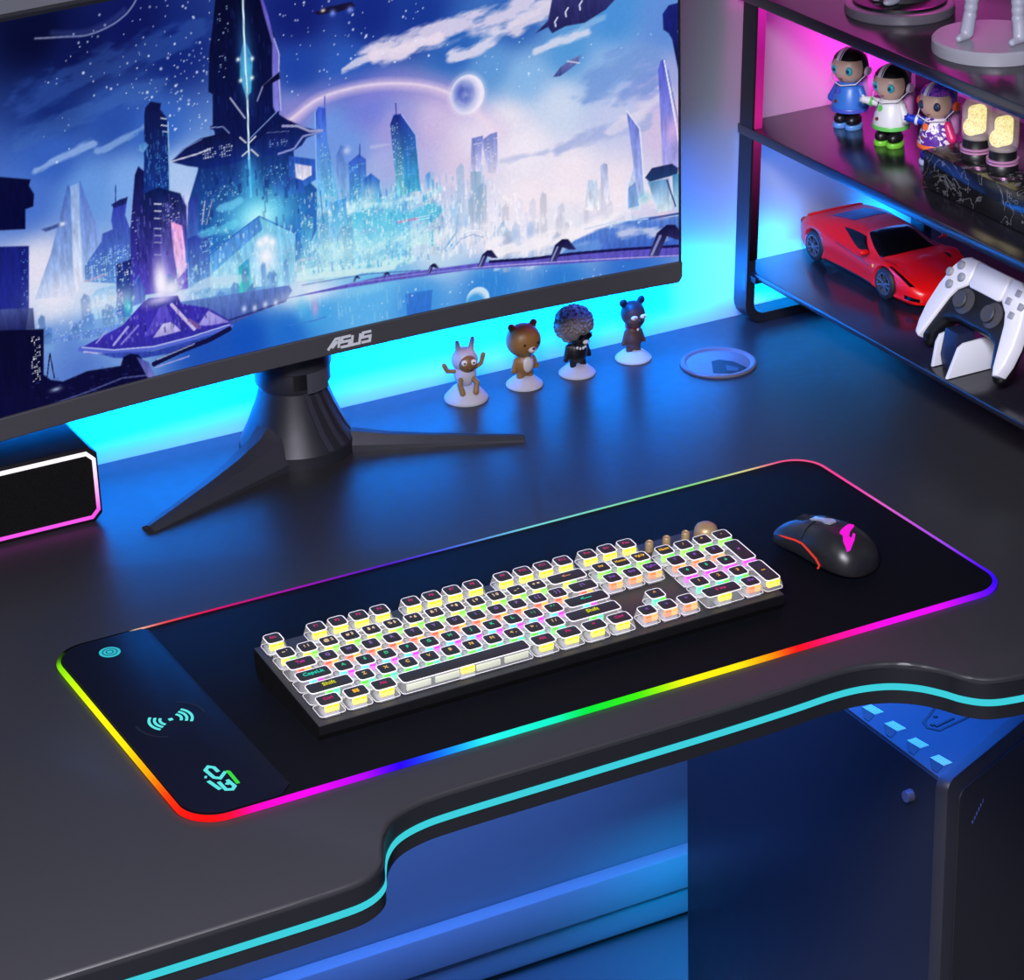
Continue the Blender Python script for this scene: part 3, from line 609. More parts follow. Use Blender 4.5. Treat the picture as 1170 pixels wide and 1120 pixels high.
('glow',(93.8,12.7),7,2.5,(170,190,220),0.8),
('poly',[(-24.1,116.8),(80.3,94.8),(79.8,74.8),(-26.5,97.9)],(110,130,196),(24,28,80),0.8,0.6),
('win',[(75.8,69.2),(84.1,67),(79.5,24.2),(71.1,26.5)],(235,238,250),0.45,0.95,92,2.4),
('dabs',[(136.8,41.6),(271.1,34.7),(252.8,52.9),(222.7,66),(187.8,70),(155.4,52.3)],120,(170,160,242),0.6,221,(0.6,2),(1,5)),
('dabs',[(145.2,37.8),(269.1,31.7),(231.4,64),(187.9,71.7)],70,(30,26,110),0.6,222,(0.8,2.4),(1.5,6)),
('dabs',[(65.7,24.5),(170,21.2),(191.1,0.1),(71.8,1.5)],60,(60,70,150),0.5,223,(1,4),(0.6,1.6)),
('poly',[(601.7,256.3),(614.8,266.2),(619.9,287.5),(686.5,278),(675.4,268.5),(653.1,258.9),(632.9,258.5),(619,253.7),(614.6,260.3)],(50,50,112),(36,36,92),1,0.6),
('line',[(634,267.7),(633.2,272),(636,275.8)],1.6,(214,220,242),0.95,0.6),
('line',[(648.8,272.3),(648,276.7),(650.8,280.5)],1.6,(214,220,242),0.95,0.6),
('line',[(622.8,259.9),(622,264.3),(624.9,268.1)],1.6,(214,220,242),0.95,0.6),
('poly',[(618.9,210.9),(626.5,219.2),(637.7,225.2),(648.8,227.9),(645.9,221.4),(635.6,215.2),(626.2,210.6)],(108,118,176),(66,76,146),1,0.6),
('line',[(633.9,224.1),(646.8,220.4)],1.2,(214,220,240),0.9,0.6),
('poly',[(95.6,165.2),(106.7,165.9),(112.7,167),(116.8,165.3),(111.5,163.2),(99.5,161.9)],(66,84,146),(66,84,146),1,0.6),
('glow',(116,165.4),4,2.5,(240,246,255),0.9),
('poly',[(376.3,310.9),(390.6,314.2),(415.3,315.1),(418.6,310.5),(400.8,307.7),(381.4,308.4)],(20,18,52),(24,20,56),1,0.6),
('glow',(386.1,311.7),3,2,(255,230,205),0.9),
('glow',(395.5,307.8),4,4,(120,150,240),0.9),
('glow',(413.1,308.1),4,4,(140,160,245),0.8)]

def paint_display(U, V):
    """the picture shown on the monitor, drawn in millimetres on the panel (origin: lower left of the display)"""
    X = (U - 0.640) * 1000.0; Y = (V - 0.141) * 1000.0
    img = np.zeros(X.shape + (3,)); wsum = np.zeros(X.shape)
    for x, y, r, g, b in SKY_POINTS:
        w = 1.0 / (((X - x) ** 2 + (Y - y) ** 2) + 160.0) ** 1.9
        img += w[..., None] * np.array((r, g, b)) / 255.0; wsum += w
    img /= wsum[..., None]
    nz, nx = X.shape; dx = X[0, 1] - X[0, 0]; dy = Y[1, 0] - Y[0, 0]
    LATTICE = np.random.default_rng(5).random((256, 256))
    def value_noise(x, y, seed):
        h = lambda i, j: LATTICE[(i.astype(int) + seed * 17) % 256, (j.astype(int) + seed * 29) % 256]
        i = np.floor(x); j = np.floor(y); f = x - i; g = y - j; f = f * f * (3 - 2 * f); g = g * g * (3 - 2 * g)
        n = (h(i, j) * (1 - f) + h(i + 1, j) * f) * (1 - g) + (h(i, j + 1) * (1 - f) + h(i + 1, j + 1) * f) * g
        return n
    def fbm(x, y, seed): return sum(value_noise(x * 2 ** k, y * 2 ** k, seed + k) / 2 ** (k + 1) for k in range(4))
    def window(x0, y0, x1, y1):
        a = max(0, int((x0 - X[0, 0]) / dx)); b = min(nx, int((x1 - X[0, 0]) / dx) + 2)
        c = max(0, int((y0 - Y[0, 0]) / dy)); d = min(nz, int((y1 - Y[0, 0]) / dy) + 2)
        return None if a >= b or c >= d else (slice(c, d), slice(a, b))
    def bounds(P, m): xs_ = [p[0] for p in P]; ys_ = [p[1] for p in P]; return window(min(xs_) - m, min(ys_) - m, max(xs_) + m, max(ys_) + m)
    def seg_dist(x, y, P, closed):
        d = np.full(x.shape, 1e9); tt = np.zeros(x.shape); n = len(P); m = n if closed else n - 1
        for i in range(m):
            (ax, ay), (bx, by) = P[i], P[(i + 1) % n]; ex, ey = bx - ax, by - ay; L = ex * ex + ey * ey + 1e-9
            t = np.clip(((x - ax) * ex + (y - ay) * ey) / L, 0, 1); q = np.hypot(x - ax - t * ex, y - ay - t * ey)
            s = q < d; d = np.where(s, q, d); tt = np.where(s, (i + t) / m, tt)
        return d, tt
    def inside(x, y, P):
        r = np.zeros(x.shape, bool); n = len(P)
        for i in range(n):
            (ax, ay), (bx, by) = P[i], P[(i + 1) % n]
            if ay == by: continue
            r ^= ((ay > y) != (by > y)) & (x < (bx - ax) * (y - ay) / (by - ay) + ax)
        return r
    def mix(s, col, a):
        c = np.asarray(col, float) / 255.0; img[s] = img[s] * (1 - a[..., None]) + c * a[..., None]
    def poly_mask(x, y, P, soft):
        d, _ = seg_dist(x, y, P, True); d = np.where(inside(x, y, P), d, -d); return np.clip(d / soft * .5 + .5, 0, 1)
    for op in PICTURE:
        k = op[0]
        if k == 'poly':
            _, P, c0, c1, a, soft = op; s = bounds(P, 2)
            if s is None: continue
            x, y = X[s], Y[s]; lo = min(p[1] for p in P); hi = max(p[1] for p in P); t = np.clip((hi - y) / max(1e-6, hi - lo), 0, 1)[..., None]
            col = np.array(c0) * (1 - t) + np.array(c1) * t
            tex = 1 + .20 * (value_noise(x * .45, y * .07, 5) - .5)[..., None] + .10 * (value_noise(x * .8, y * .25, 9) - .5)[..., None]
            mix(s, np.clip(col * tex, 0, 255), poly_mask(x, y, P, soft) * a)
        elif k == 'line':
            _, P, w, c, a, soft = op; s = bounds(P, w + soft * 2)
            if s is None: continue
            d, _ = seg_dist(X[s], Y[s], P, False); mix(s, c, np.clip((w / 2 + soft / 2 - d) / soft, 0, 1) * a)
        elif k == 'glow':
            _, (cx, cy), rx, ry, c, a = op; s = window(cx - rx * 1.6, cy - ry * 1.6, cx + rx * 1.6, cy + ry * 1.6)
            if s is None: continue
            q = ((X[s] - cx) / rx) ** 2 + ((Y[s] - cy) / ry) ** 2; mix(s, c, np.exp(-1.9 * q) * a)
        elif k == 'cloud':
            _, P, w, c, a, seed = op; s = bounds(P, w)
            if s is None: continue
            x, y = X[s], Y[s]; n = fbm(x * .045 + y * .02, y * .13 - x * .03, seed); d, _ = seg_dist(x, y, P, False)
            m = np.clip((1 - d / (w * .62)) * 1.5 + (n - .47) * 3.0, 0, 1); m = m * np.clip((w - d) / (w * .35), 0, 1)
            mix(s, c, m * a)
        elif k == 'win':
            _, P, c, dens, a, seed, cs = op; s = bounds(P, 1)
            if s is None: continue
            x, y = X[s], Y[s]; i = np.floor(x / cs); j = np.floor(y / (cs * .8)); h = np.abs(np.modf(np.sin(i * 12.9898 + j * 78.233 + seed) * 43758.5453)[0])
            f = x / cs - i; g = y / (cs * .8) - j
            m = (h < dens) & (f > .12) & (f < .75) & (g > .15) & (g < .7) & inside(x, y, P); mix(s, c, m * a * (.5 + .5 * np.modf(h * 97)[0]))
        elif k == 'stars':
            _, P, n, seed, c, r = op; rnd = random.Random(seed); xs_ = [p[0] for p in P]; ys_ = [p[1] for p in P]; done = 0
            while done < n:
                px, py = rnd.uniform(min(xs_), max(xs_)), rnd.uniform(min(ys_), max(ys_)); q = r * (.5 + rnd.random() ** 3 * 1.2)
                done += 1
                if not bool(inside(np.array([px]), np.array([py]), P)[0]): continue
                s = window(px - 3, py - 3, px + 3, py + 3)
                if s is None: continue
                mix(s, c, np.clip(1.3 - np.hypot(X[s] - px, Y[s] - py) / (q + .25), 0, 1) * rnd.uniform(.55, 1))
        elif k == 'towers':
            _, P, n, c0, c1, a, seed, wr = op; rnd = random.Random(seed); x0 = P[0][0]; x1 = P[1][0]; lo = min(P[0][1], P[1][1]); hi = max(P[2][1], P[3][1])
            for _ in range(n):
                w = rnd.uniform(*wr); cx = rnd.uniform(x0, x1); top = lo + (hi - lo) * rnd.uniform(.25, 1) * .9; base = lo + rnd.uniform(-2, 6); sh = rnd.uniform(.82, 1.1)
                Q = [(cx - w / 2, base), (cx + w / 2, base), (cx + w / 2, top), (cx + rnd.uniform(-.2, .3) * w, top + rnd.uniform(1, 5)), (cx - w / 2, top - rnd.uniform(0, 4))]
                s = bounds(Q, 2)
                if s is None: continue
                x, y = X[s], Y[s]; t = np.clip((top - y) / (top - base + 1e-6), 0, 1)[..., None]
                mix(s, np.clip((np.array(c0) * (1 - t) + np.array(c1) * t) * sh, 0, 255), poly_mask(x, y, Q, .8) * a * (1 - .5 * t[..., 0]))
        elif k == 'dabs':
            _, P, n, c, a, seed, wr, hr = op; rnd = random.Random(seed); xs_ = [p[0] for p in P]; ys_ = [p[1] for p in P]
            for _ in range(n):
                px, py = rnd.uniform(min(xs_), max(xs_)), rnd.uniform(min(ys_), max(ys_)); w, hh = rnd.uniform(*wr) / 2, rnd.uniform(*hr) / 2; al = a * rnd.uniform(.35, 1)
                if not bool(inside(np.array([px]), np.array([py]), P)[0]): continue
                s = window(px - w - 1, py - hh - 1, px + w + 1, py + hh + 1)
                if s is None: continue
                mix(s, c, np.clip(w + .5 - np.abs(X[s] - px), 0, 1) * np.clip(hh + .5 - np.abs(Y[s] - py), 0, 1) * al)
        elif k == 'moon':
            _, (cx, cy), rx, ry = op; s = window(cx - 30, cy - 30, cx + 30, cy + 30); x, y = (X[s] - cx) / rx, (Y[s] - cy) / ry; q = np.hypot(x, y)
            mix(s, (236, 226, 244), np.exp(-((np.maximum(q, 1) - 1) * 7) ** 2) * .35)
            mix(s, (240, 232, 248), np.clip((1 - q) * 12, 0, 1))
            e = np.hypot((x + .16) / .94, (y + .0) / .98); n = fbm(x * 2 + 3, y * 2, 3)
            mix(s, (172, 182, 230), np.clip((1 - e) * 2.4, 0, 1) * np.clip((1 - q) * 12, 0, 1)); mix(s, (84, 102, 188), np.clip((.80 - np.hypot((x + .2) / .85, (y - .1) / .9)) * 2.0, 0, 1) * np.clip(n * 2.2 - .15, 0, 1))
        elif k == 'crescent':
            _, (cx, cy), r = op; s = window(cx - 2 * r, cy - 2 * r, cx + 2 * r, cy + 2 * r); x, y = X[s] - cx, Y[s] - cy
            m = np.clip(r - np.hypot(x, y), 0, 1); mix(s, (70, 160, 226), m * .8); mix(s, (206, 228, 246), m * np.clip(np.hypot(x + 3, y + 4) / r - .62, 0, .4) * 2.4)
    grain = fbm(X * .5, Y * .5, 77)[..., None]
    return np.clip(img * (1 + .06 * (grain - .5)), 0, 1)

# ------------------------------------------------------------------ monitor
def W(t): return tuple(-v for v in t.location)        # child built in world coordinates under an unrotated thing
m_blk = mat('monitor_plastic', (72, 71, 75), 0.42, noise=0.05, bump=0.03, nscale=200)
m_stand = mat('stand_metal', (62, 62, 70), 0.36, metal=0.4, noise=0.05)
m_dark = mat('black_plastic', (14, 14, 17), 0.4, noise=0.05)
mon = thing('monitor', 'wide curved monitor showing a blue science fiction city, on a three-legged stand', 'monitor', (1.0, 2.385, 0))
MX0, MX1 = 0.640, 1.3935
def FY(x):
    d = x - 1.0131; return 2.3237 + 0.0237 * d - 0.1604 * d * d
def sweep(sec, x0, x1, n=40):
    b = B(); rings = []
    for i in range(n + 1):
        x = x0 + (x1 - x0) * i / n; y = FY(x)
        rings.append([Vector((x, y + a, z)) for a, z in sec])
    return b.loft(rings)
CH0, CH1, SC1 = 0.1195, 0.1412, 0.4965
obj('back_housing', sweep([(0.0012, CH0), (0.020, CH0 + 0.004), (0.024, 0.2), (0.024, 0.45), (0.018, SC1 + 0.001), (0.0012, SC1 + 0.003)], MX0, MX1), m_blk, mon, W(mon), smooth=25)
cb = sweep([(-0.0030, CH0 + 0.001), (-0.0022, CH0), (0.002, CH0), (0.002, CH1), (-0.0022, CH1), (-0.0030, CH1 - 0.001)], MX0, MX1 - 0.006)
x = MX1 - 0.006
cb.loft([[Vector((xx, FY(xx) + a, z)) for a, z in ((-0.003, CH0 + dz_), (0.002, CH0 + dz_), (0.002, CH1), (-0.003, CH1))] for xx, dz_ in ((x, 0.0), (x + 0.003, 0.0012), (MX1, 0.006))])
obj('chin', cb, m_blk, mon, W(mon), smooth=25)
bz = sweep([(-0.0012, SC1), (0.0018, SC1), (0.0018, SC1 + 0.003), (-0.0012, SC1 + 0.003)], MX0, MX1)
for xx in (MX0, MX1 - 0.0022):
    y = FY(xx); bz.box((xx + 0.0011, y + 0.0003, (CH1 + SC1) / 2), (0.0022, 0.003, SC1 - CH1 + 0.002))
obj('bezel', bz, mat('bezel_plastic', (40, 42, 50), 0.35, noise=0.04), mon, W(mon), smooth=25)
# logo on the chin: four strokes letters
def chinM(x, z):
    s = 0.0237 - 2 * 0.1604 * (x - 1.0131)
    return Matrix.Translation((x, FY(x) - 0.0031, z)) @ Matrix.Rotation(math.atan(s), 4, 'Z') @ Matrix.Rotation(PI / 2, 4, 'X')
lg = B(); LM = chinM(1.0335, 0.1302); sh = 0.18
def sk(pts): return [(px_ + py_ * sh, py_) for px_, py_ in pts]
h = 0.0048
for pts, closed in (([(-0.0235, -h), (-0.0165, h), (-0.0125, h), (-0.0122, -h)], False), ([(-0.0195, -h + 0.0012), (-0.0142, h - 0.0028)], False),
            ([(-0.0005, h), (-0.0095, h), (-0.0095, 0.0002), (-0.0012, 0.0002), (-0.0012, -h), (-0.0100, -h)], False),
            ([(0.0015, h), (0.0015, -h), (0.0098, -h), (0.0098, h)], False),
            ([(0.0212, h), (0.0125, h), (0.0125, 0.0002), (0.0208, 0.0002), (0.0208, -h), (0.0120, -h)], False)):
    lg.stroke(sk(pts), 0.0026, 0.0, 0.0004, LM)
tag(obj('logo', lg, mat('logo_white', (225, 228, 232), 0.4, noise=0.05), mon, W(mon), smooth=0), 'white maker lettering on the chin')

# display: a real emissive panel, picture coordinates are centimetres on the panel
NX, NZ = 900, 420
xs = np.linspace(MX0 + 0.002, MX1 - 0.002, NX); zs = np.linspace(CH1 - 0.0005, SC1 + 0.0005, NZ)
PU, PV = np.meshgrid(xs, zs)
d = PU - 1.0131
verts = np.stack([PU, 2.3237 + 0.0237 * d - 0.1604 * d * d, PV], -1).reshape(-1, 3)
ii = np.arange(NX * NZ).reshape(NZ, NX)
quads = np.stack([ii[:-1, :-1], ii[:-1, 1:], ii[1:, 1:], ii[1:, :-1]], -1).reshape(-1, 4)
me = bpy.data.meshes.new('display')
me.vertices.add(len(verts)); me.vertices.foreach_set('co', verts.astype(np.float32).ravel())
me.loops.add(quads.size); me.loops.foreach_set('vertex_index', quads.astype(np.int32).ravel())
me.polygons.add(len(quads)); me.polygons.foreach_set('loop_start', np.arange(0, quads.size, 4, dtype=np.int32))
me.update(calc_edges=True); me.validate()
pic = paint_display(PU, PV)                       # sRGB 0..1
lp = np.where(pic <= 0.04045, pic / 12.92, ((pic + 0.055) / 1.055) ** 2.4)
ca = me.color_attributes.new('led', 'FLOAT_COLOR', 'POINT')
ca.data.foreach_set('color', np.concatenate([lp, np.ones(lp.shape[:2] + (1,))], -1).astype(np.float32).ravel())
me.materials.append(glow_attr('display_pixels', 1.0))
dsp = link(bpy.data.objects.new('display', me), mon, W(mon))

# stand
CX, CY = 1.0, 2.39
st = B()
st.lathe([(0, 0.30), (0.030, 0.30), (0.030, 0.112), (0.0385, 0.110), (0.0395, 0.104), (0.0395, 0.092), (0.0375, 0.091), (0.0370, 0.074), (0.034, 0.069), (0, 0.069)], (CX, CY, 0), n=40)
st.box((CX, 2.362, 0.26), (0.09, 0.04, 0.09), bevel=0.006)
obj('stand_column', st, m_stand, mon, W(mon), smooth=35)
for a0, a1 in ((-112, -92), (-50, -34)):
    pts = [(0.0380 * math.cos(math.radians(a0 + (a1 - a0) * k / 6)), 0.0380 * math.sin(math.radians(a0 + (a1 - a0) * k / 6))) for k in range(7)]
    pts += [(p[0] * 0.93, p[1] * 0.93) for p in reversed(pts)]
    obj('collar_slot', B().prism(pts, 0.0755, 0.0905, Matrix.Translation((CX, CY, 0))), m_dark, mon, W(mon), smooth=20)
cl = B()
pts = [(0.0392 * math.cos(math.radians(a)), 0.0392 * math.sin(math.radians(a))) for a in range(-92, -48, 4)]
pts += [(p[0] * 0.9, p[1] * 0.9) for p in reversed(pts)]
cl.prism(pts, 0.071, 0.092, Matrix.Translation((CX, CY, 0)))
obj('collar_clip', cl, mat('stand_clip', (92, 94, 102), 0.35, metal=0.4, noise=0.04), mon, W(mon), smooth=20)
def leg(tip, stations, name='leg'):
    b = B(); c = Vector((CX, CY, 0)); t = Vector((tip[0], tip[1], 0)); dr = (t - c).normalized(); L = (t - c).length
    sd = Vector((-dr.y, dr.x, 0)); rings = []
    for s, w, hh in stations:
        p = c + dr * L * s
        rings.append([p - sd * w * .5, p - sd * w * .46 + Vector((0, 0, hh * .35)), p - sd * w * .18 + Vector((0, 0, hh * .95)), p + sd * w * .05 + Vector((0, 0, hh)),
                      p + sd * w * .3 + Vector((0, 0, hh * .78)), p + sd * w * .5 + Vector((0, 0, hh * .2)), p + sd * w * .5])
    b.loft(rings)
    return obj(name, b, m_stand, mon, W(mon), smooth=18)
SL = [(-0.10, 0.056, 0.062), (0.08, 0.066, 0.060), (0.17, 0.064, 0.043), (0.27, 0.056, 0.030), (0.42, 0.046, 0.0215), (0.62, 0.035, 0.0145), (0.82, 0.025, 0.0090), (1.0, 0.0165, 0.0045)]
SR = [(-0.10, 0.050, 0.069), (0.06, 0.050, 0.068), (0.15, 0.044, 0.046), (0.24, 0.034, 0.019), (0.42, 0.026, 0.013), (0.62, 0.021, 0.010), (0.82, 0.017, 0.0075), (1.0, 0.014, 0.005)]
leg((0.804, 2.291), SL); leg((1.200, 2.288), SR); leg((1.0, 2.452), [(-0.1, 0.05, 0.069), (0.1, 0.05, 0.066), (0.5, 0.04, 0.03), (1.0, 0.026, 0.006)])
def rib(k):
    secs = []
    for j, (r_, z) in enumerate(((.0335, .0700), (.0392, .0520), (.0482, .0300), (.0560, .0140))):
        t = math.radians(-92 + k * 17 + j * 5); w = math.radians(5.2) * (.0335 / r_) ** .5
        secs.append([Vector((CX + q * math.cos(t + e), CY + q * math.sin(t + e), z)) for e, q in ((-w, r_ * .94), (-w * .8, r_ + .0012), (w * .8, r_ + .0012), (w, r_ * .94))])
    return B().loft(secs)
m_rib = mat('rib_metal', (66, 66, 76), 0.3, metal=0.4, noise=0.05)
for k in range(4): obj('stand_rib', rib(k), m_rib, mon, W(mon), smooth=20)
n8 = [2 * PI * (k + .5) / 28 for k in range(28)]
obj('stand_foot', B().loft([[Vector((CX + r_ * math.cos(t), CY + r_ * math.sin(t) * (1 if math.sin(t) < 0 else .9), z)) for t in n8] for r_, z in ((.0335, .0700), (.0390, .0520), (.0480, .0300), (.0570, .0120), (.0580, .0))]), mat('stand_core', (40, 40, 47), .42, metal=.2, noise=.05), mon, W(mon), smooth=20)

# ------------------------------------------------------------------ speaker
spk = thing('speaker', 'black desktop speaker with a pink and white lit octagonal rim, left of the monitor stand', 'speaker', (0.70, 2.375, 0))
def octa(x0, z0, x1, z1, c): return [(x0 + c, z0), (x1 - c, z0), (x1, z0 + c), (x1, z1 - c), (x1 - c, z1), (x0 + c, z1), (x0, z1 - c), (x0, z0 + c)]
SX = Matrix.Translation((0, 2.415, 0)) @ Matrix.Rotation(PI / 2, 4, 'X')     # local z -> -y
obj('body', B().prism(octa(0.612, 0.0, 0.7765, 0.0765, 0.0075), 0.0, 0.080, SX, bevel=0.0015), mat('speaker_shell', (20, 18, 24), 0.35, noise=0.04), spk, W(spk), smooth=25)
m_grille = bpy.data.materials.new('speaker_cloth'); m_grille.use_nodes = True
nt = m_grille.node_tree; b_ = nt.nodes['Principled BSDF']; tc = nt.nodes.new('ShaderNodeTexCoord'); vo = nt.nodes.new('ShaderNodeTexVoronoi'); vo.inputs['Scale'].default_value = 700
rp = nt.nodes.new('ShaderNodeValToRGB'); rp.color_ramp.elements[0].color = (0.001, 0.001, 0.001, 1); rp.color_ramp.elements[1].color = (0.008, 0.008, 0.008, 1)
nt.links.new(tc.outputs['Object'], vo.inputs['Vector']); nt.links.new(vo.outputs['Distance'], rp.inputs[0]); nt.links.new(rp.outputs[0], b_.inputs['Base Color']); b_.inputs['Roughness'].default_value = 0.8; b_.inputs['Specular IOR Level'].default_value = 0.15
obj('grille', B().prism(octa(0.618, 0.0075, 0.7705, 0.0695, 0.006), 0.0798, 0.0812, SX), m_grille, spk, W(spk), smooth=25)
rl = obj('rim_light', B().stroke(octa(0.6165, 0.006, 0.7720, 0.0708, 0.0068), 0.0034, 0.0800, 0.0822, SX, closed=True), glow_attr('speaker_led', 1.15), spk, W(spk), smooth=25)
def spk_led(c):
    t = min(1, max(0, (c.z - 0.030) / 0.025)); a = (236, 84, 226); b = (255, 246, 255)
    return tuple(a[i] + (b[i] - a[i]) * t for i in range(3))
set_led(rl, spk_led); tag(rl, 'pink to white lit rim')

# ------------------------------------------------------------------ desk mat with rainbow rim
PX0, PX1, PY0, PY1 = 0.6395, 1.4085, 1.7835, 2.1035
m_pad = mat('mat_cloth', (10, 11, 16), 0.62, noise=0.06, nscale=500, bump=0.06, spec=0.05)
pad = thing('mouse_pad', 'long black desk mat with a rainbow lit rim and glossy charging panel', 'mouse pad', (1.024, 1.9435, 0))
obj('mat', B().prism(rrect(PX0 + .0008, PY0 + .0008, PX1 - .0008, PY1 - .0008, 0.030, 10), 0.0002, 0.0042, bevel=0.0008), m_pad, pad, W(pad), smooth=30)
path = []
rr = rrect(PX0 - .0008, PY0 - .0010, PX1 + .0004, PY1, 0.031, 12)
for i, p in enumerate(rr):
    q = rr[(i + 1) % len(rr)]; n = max(1, int((Vector(p) - Vector(q)).length / 0.006))
    for k in range(n): path.append((p[0] + (q[0] - p[0]) * k / n, p[1] + (q[1] - p[1]) * k / n, 0.0027))
rad = [0.0027 if (q[1] < PY0 + .02 or (q[0] < PX0 + .01 and q[1] < PY1 - .02)) else 0.0017 for q in path]
rad = [sum(rad[(i + k) % len(rad)] for k in range(-4, 5)) / 9 for i in range(len(rad))]
path = [(q[0], q[1], r_ if r_ > .0026 else .0034 - (r_ - .0017) * .7) for q, r_ in zip(path, rad)]
rim = obj('rim_light', B().tube(path, rad, n=8, closed=True), glow_attr('rim_led', 1.15), pad, W(pad), smooth=60)
def ramp(v, stops):
    if v <= stops[0][0]: return stops[0][1]
    for (a, ca_), (b, cb_) in zip(stops, stops[1:]):
        if v <= b:
            t = (v - a) / (b - a); return tuple(ca_[i] + (cb_[i] - ca_[i]) * t for i in range(3))
    return stops[-1][1]
R_FRONT = [(0.655, (255, 20, 20)), (0.672, (250, 16, 60)), (0.690, (252, 10, 190)), (0.735, (240, 10, 235)), (0.785, (170, 10, 245)), (0.815, (40, 5, 255)), (0.85, (20, 110, 250)), (0.89, (40, 235, 235)), (0.955, (20, 235, 190)),
           (0.985, (10, 225, 60)), (1.03, (60, 230, 20)), (1.075, (235, 235, 20)), (1.13, (250, 225, 20)), (1.165, (255, 130, 15)), (1.188, (255, 20, 30)), (1.225, (250, 20, 140)), (1.275, (235, 15, 225)), (1.335, (220, 15, 240)), (1.375, (120, 15, 250)), (1.40, (60, 10, 255))]
R_BACK = [(0.665, (8, 8, 12)), (0.712, (8, 8, 12)), (0.718, (225, 190, 160)), (0.745, (215, 70, 80)), (0.79, (200, 20, 90)), (0.87, (150, 20, 170)), (0.96, (80, 30, 190)), (1.02, (70, 90, 215)), (1.10, (110, 200, 215)), (1.18, (120, 205, 175)), (1.28, (130, 205, 130)), (1.345, (215, 200, 140)), (1.375, (220, 80, 130))]
R_LEFT = [(1.80, (255, 25, 20)), (1.83, (255, 60, 15)), (1.87, (255, 160, 15)), (1.92, (252, 225, 20)), (1.99, (240, 240, 20)), (2.04, (190, 245, 20)), (2.075, (120, 215, 15)), (2.09, (30, 60, 10))]
R_RIGHT = [(1.80, (55, 10, 255)), (1.83, (90, 25, 235)), (1.88, (150, 70, 225)), (1.97, (205, 90, 190)), (2.05, (225, 60, 140)), (2.09, (220, 80, 130))]
def rim_led(c):
    if c.y < PY0 + 0.008: return ramp(c.x, R_FRONT)
    if c.y > PY1 - 0.008: return ramp(c.x, R_BACK)
    return ramp(c.y, R_LEFT if c.x < 1.0 else R_RIGHT)
set_led(rim, rim_led); tag(rim, 'rainbow lit rim tube')
# charging panel
m_panel = mat('panel_gloss', (13, 15, 28), 0.45, noise=0.04, nscale=30, spec=0.05)
poly = [p for p in rrect(PX0 + 0.002, PY0 + 0.003, 0.727, PY1 - 0.003, 0.029, 10) if p[0] < 0.69]
panel = [(0.716, PY0 + 0.003), (0.727, PY0 + 0.014), (0.727, PY1 - 0.008), (0.722, PY1 - 0.003)] + poly
cp = obj('charging_panel', B().prism(panel, 0.0040, 0.0062, bevel=0.0009), m_panel, pad, W(pad), smooth=30)
tag(cp, 'glossy dark charging panel')
m_ic = glow('icon_cyan', (96, 232, 232), 1.0); m_ig = glow('icon_green', (60, 220, 70), 1.0)
def picon(name, b, m):
    o = obj(name, b, m, cp, smooth=0); return o
Zi = 0.0062
b = B(); TI = Matrix.Translation((0.6832, 2.0735, 0))
b.prism([(0.0092 * math.cos(2 * PI * k / 32), 0.0092 * math.sin(2 * PI * k / 32)) for k in range(32)], Zi - .0004, Zi + .0002, TI)
picon('power_icon', b, glow('icon_teal', (52, 190, 205), 1.0))
b = B()
for rr_ in (0.0062, 0.0030): b.stroke([(rr_ * math.cos(2 * PI * k / 28), rr_ * math.sin(2 * PI * k / 28)) for k in range(28)], 0.0011, Zi, Zi + .0004, TI, closed=True)
picon('power_ring', b, mat('icon_ink', (20, 96, 110), 0.4))
b = B(); TI = Matrix.Translation((0.6845, 1.9390, 0))
b.box((0.6845, 1.9390, Zi), (0.0036, 0.0036, 0.0006))
for side in (0, PI):
    for rr_ in (0.0088, 0.0132, 0.0176):
        b.stroke([(rr_ * math.cos(side + math.radians(a)), rr_ * math.sin(side + math.radians(a))) for a in range(-40, 41, 8)], 0.0024, Zi - .0002, Zi + .0003, TI)
picon('wireless_icon', b, m_ic)
b = B()
for side, a0, a1 in ((0, 0, 62), (PI, 0, 68)):
    b.stroke([(0.0285 * math.cos(side + math.radians(a)), 0.0285 * math.sin(side + math.radians(a))) for a in range(a0 - 8, a1, 6)], 0.0022, Zi - .0004, Zi + .0002, TI)
picon('coil_groove', b, mat('groove_ink', (3, 3, 5), 0.5))
LOGO = [([[(0.6855, 1.8421), (0.6851, 1.8497), (0.6817, 1.8533), (0.6777, 1.8495), (0.6792, 1.8356), (0.683, 1.832), (0.6906, 1.8394)], [(0.6732, 1.8328), (0.6764, 1.8166)], [(0.6797, 1.8274), (0.6802, 1.8139), (0.6848, 1.8116), (0.6881, 1.8151), (0.6867, 1.8269)], [(0.6837, 1.8228), (0.6861, 1.8203)], [(0.673, 1.8399), (0.6746, 1.839)]], [(0.6906, 1.8394), (0.6926, 1.8374), (0.6922, 1.8177)])]
b = B()
for st_ in LOGO[0][0]: b.stroke(st_, 0.0030, Zi - .0002, Zi + .0004)
picon('emblem', b, m_ic)
b = B(); b.stroke(LOGO[0][1], 0.0030, Zi - .0002, Zi + .0004); picon('emblem', b, m_ig)

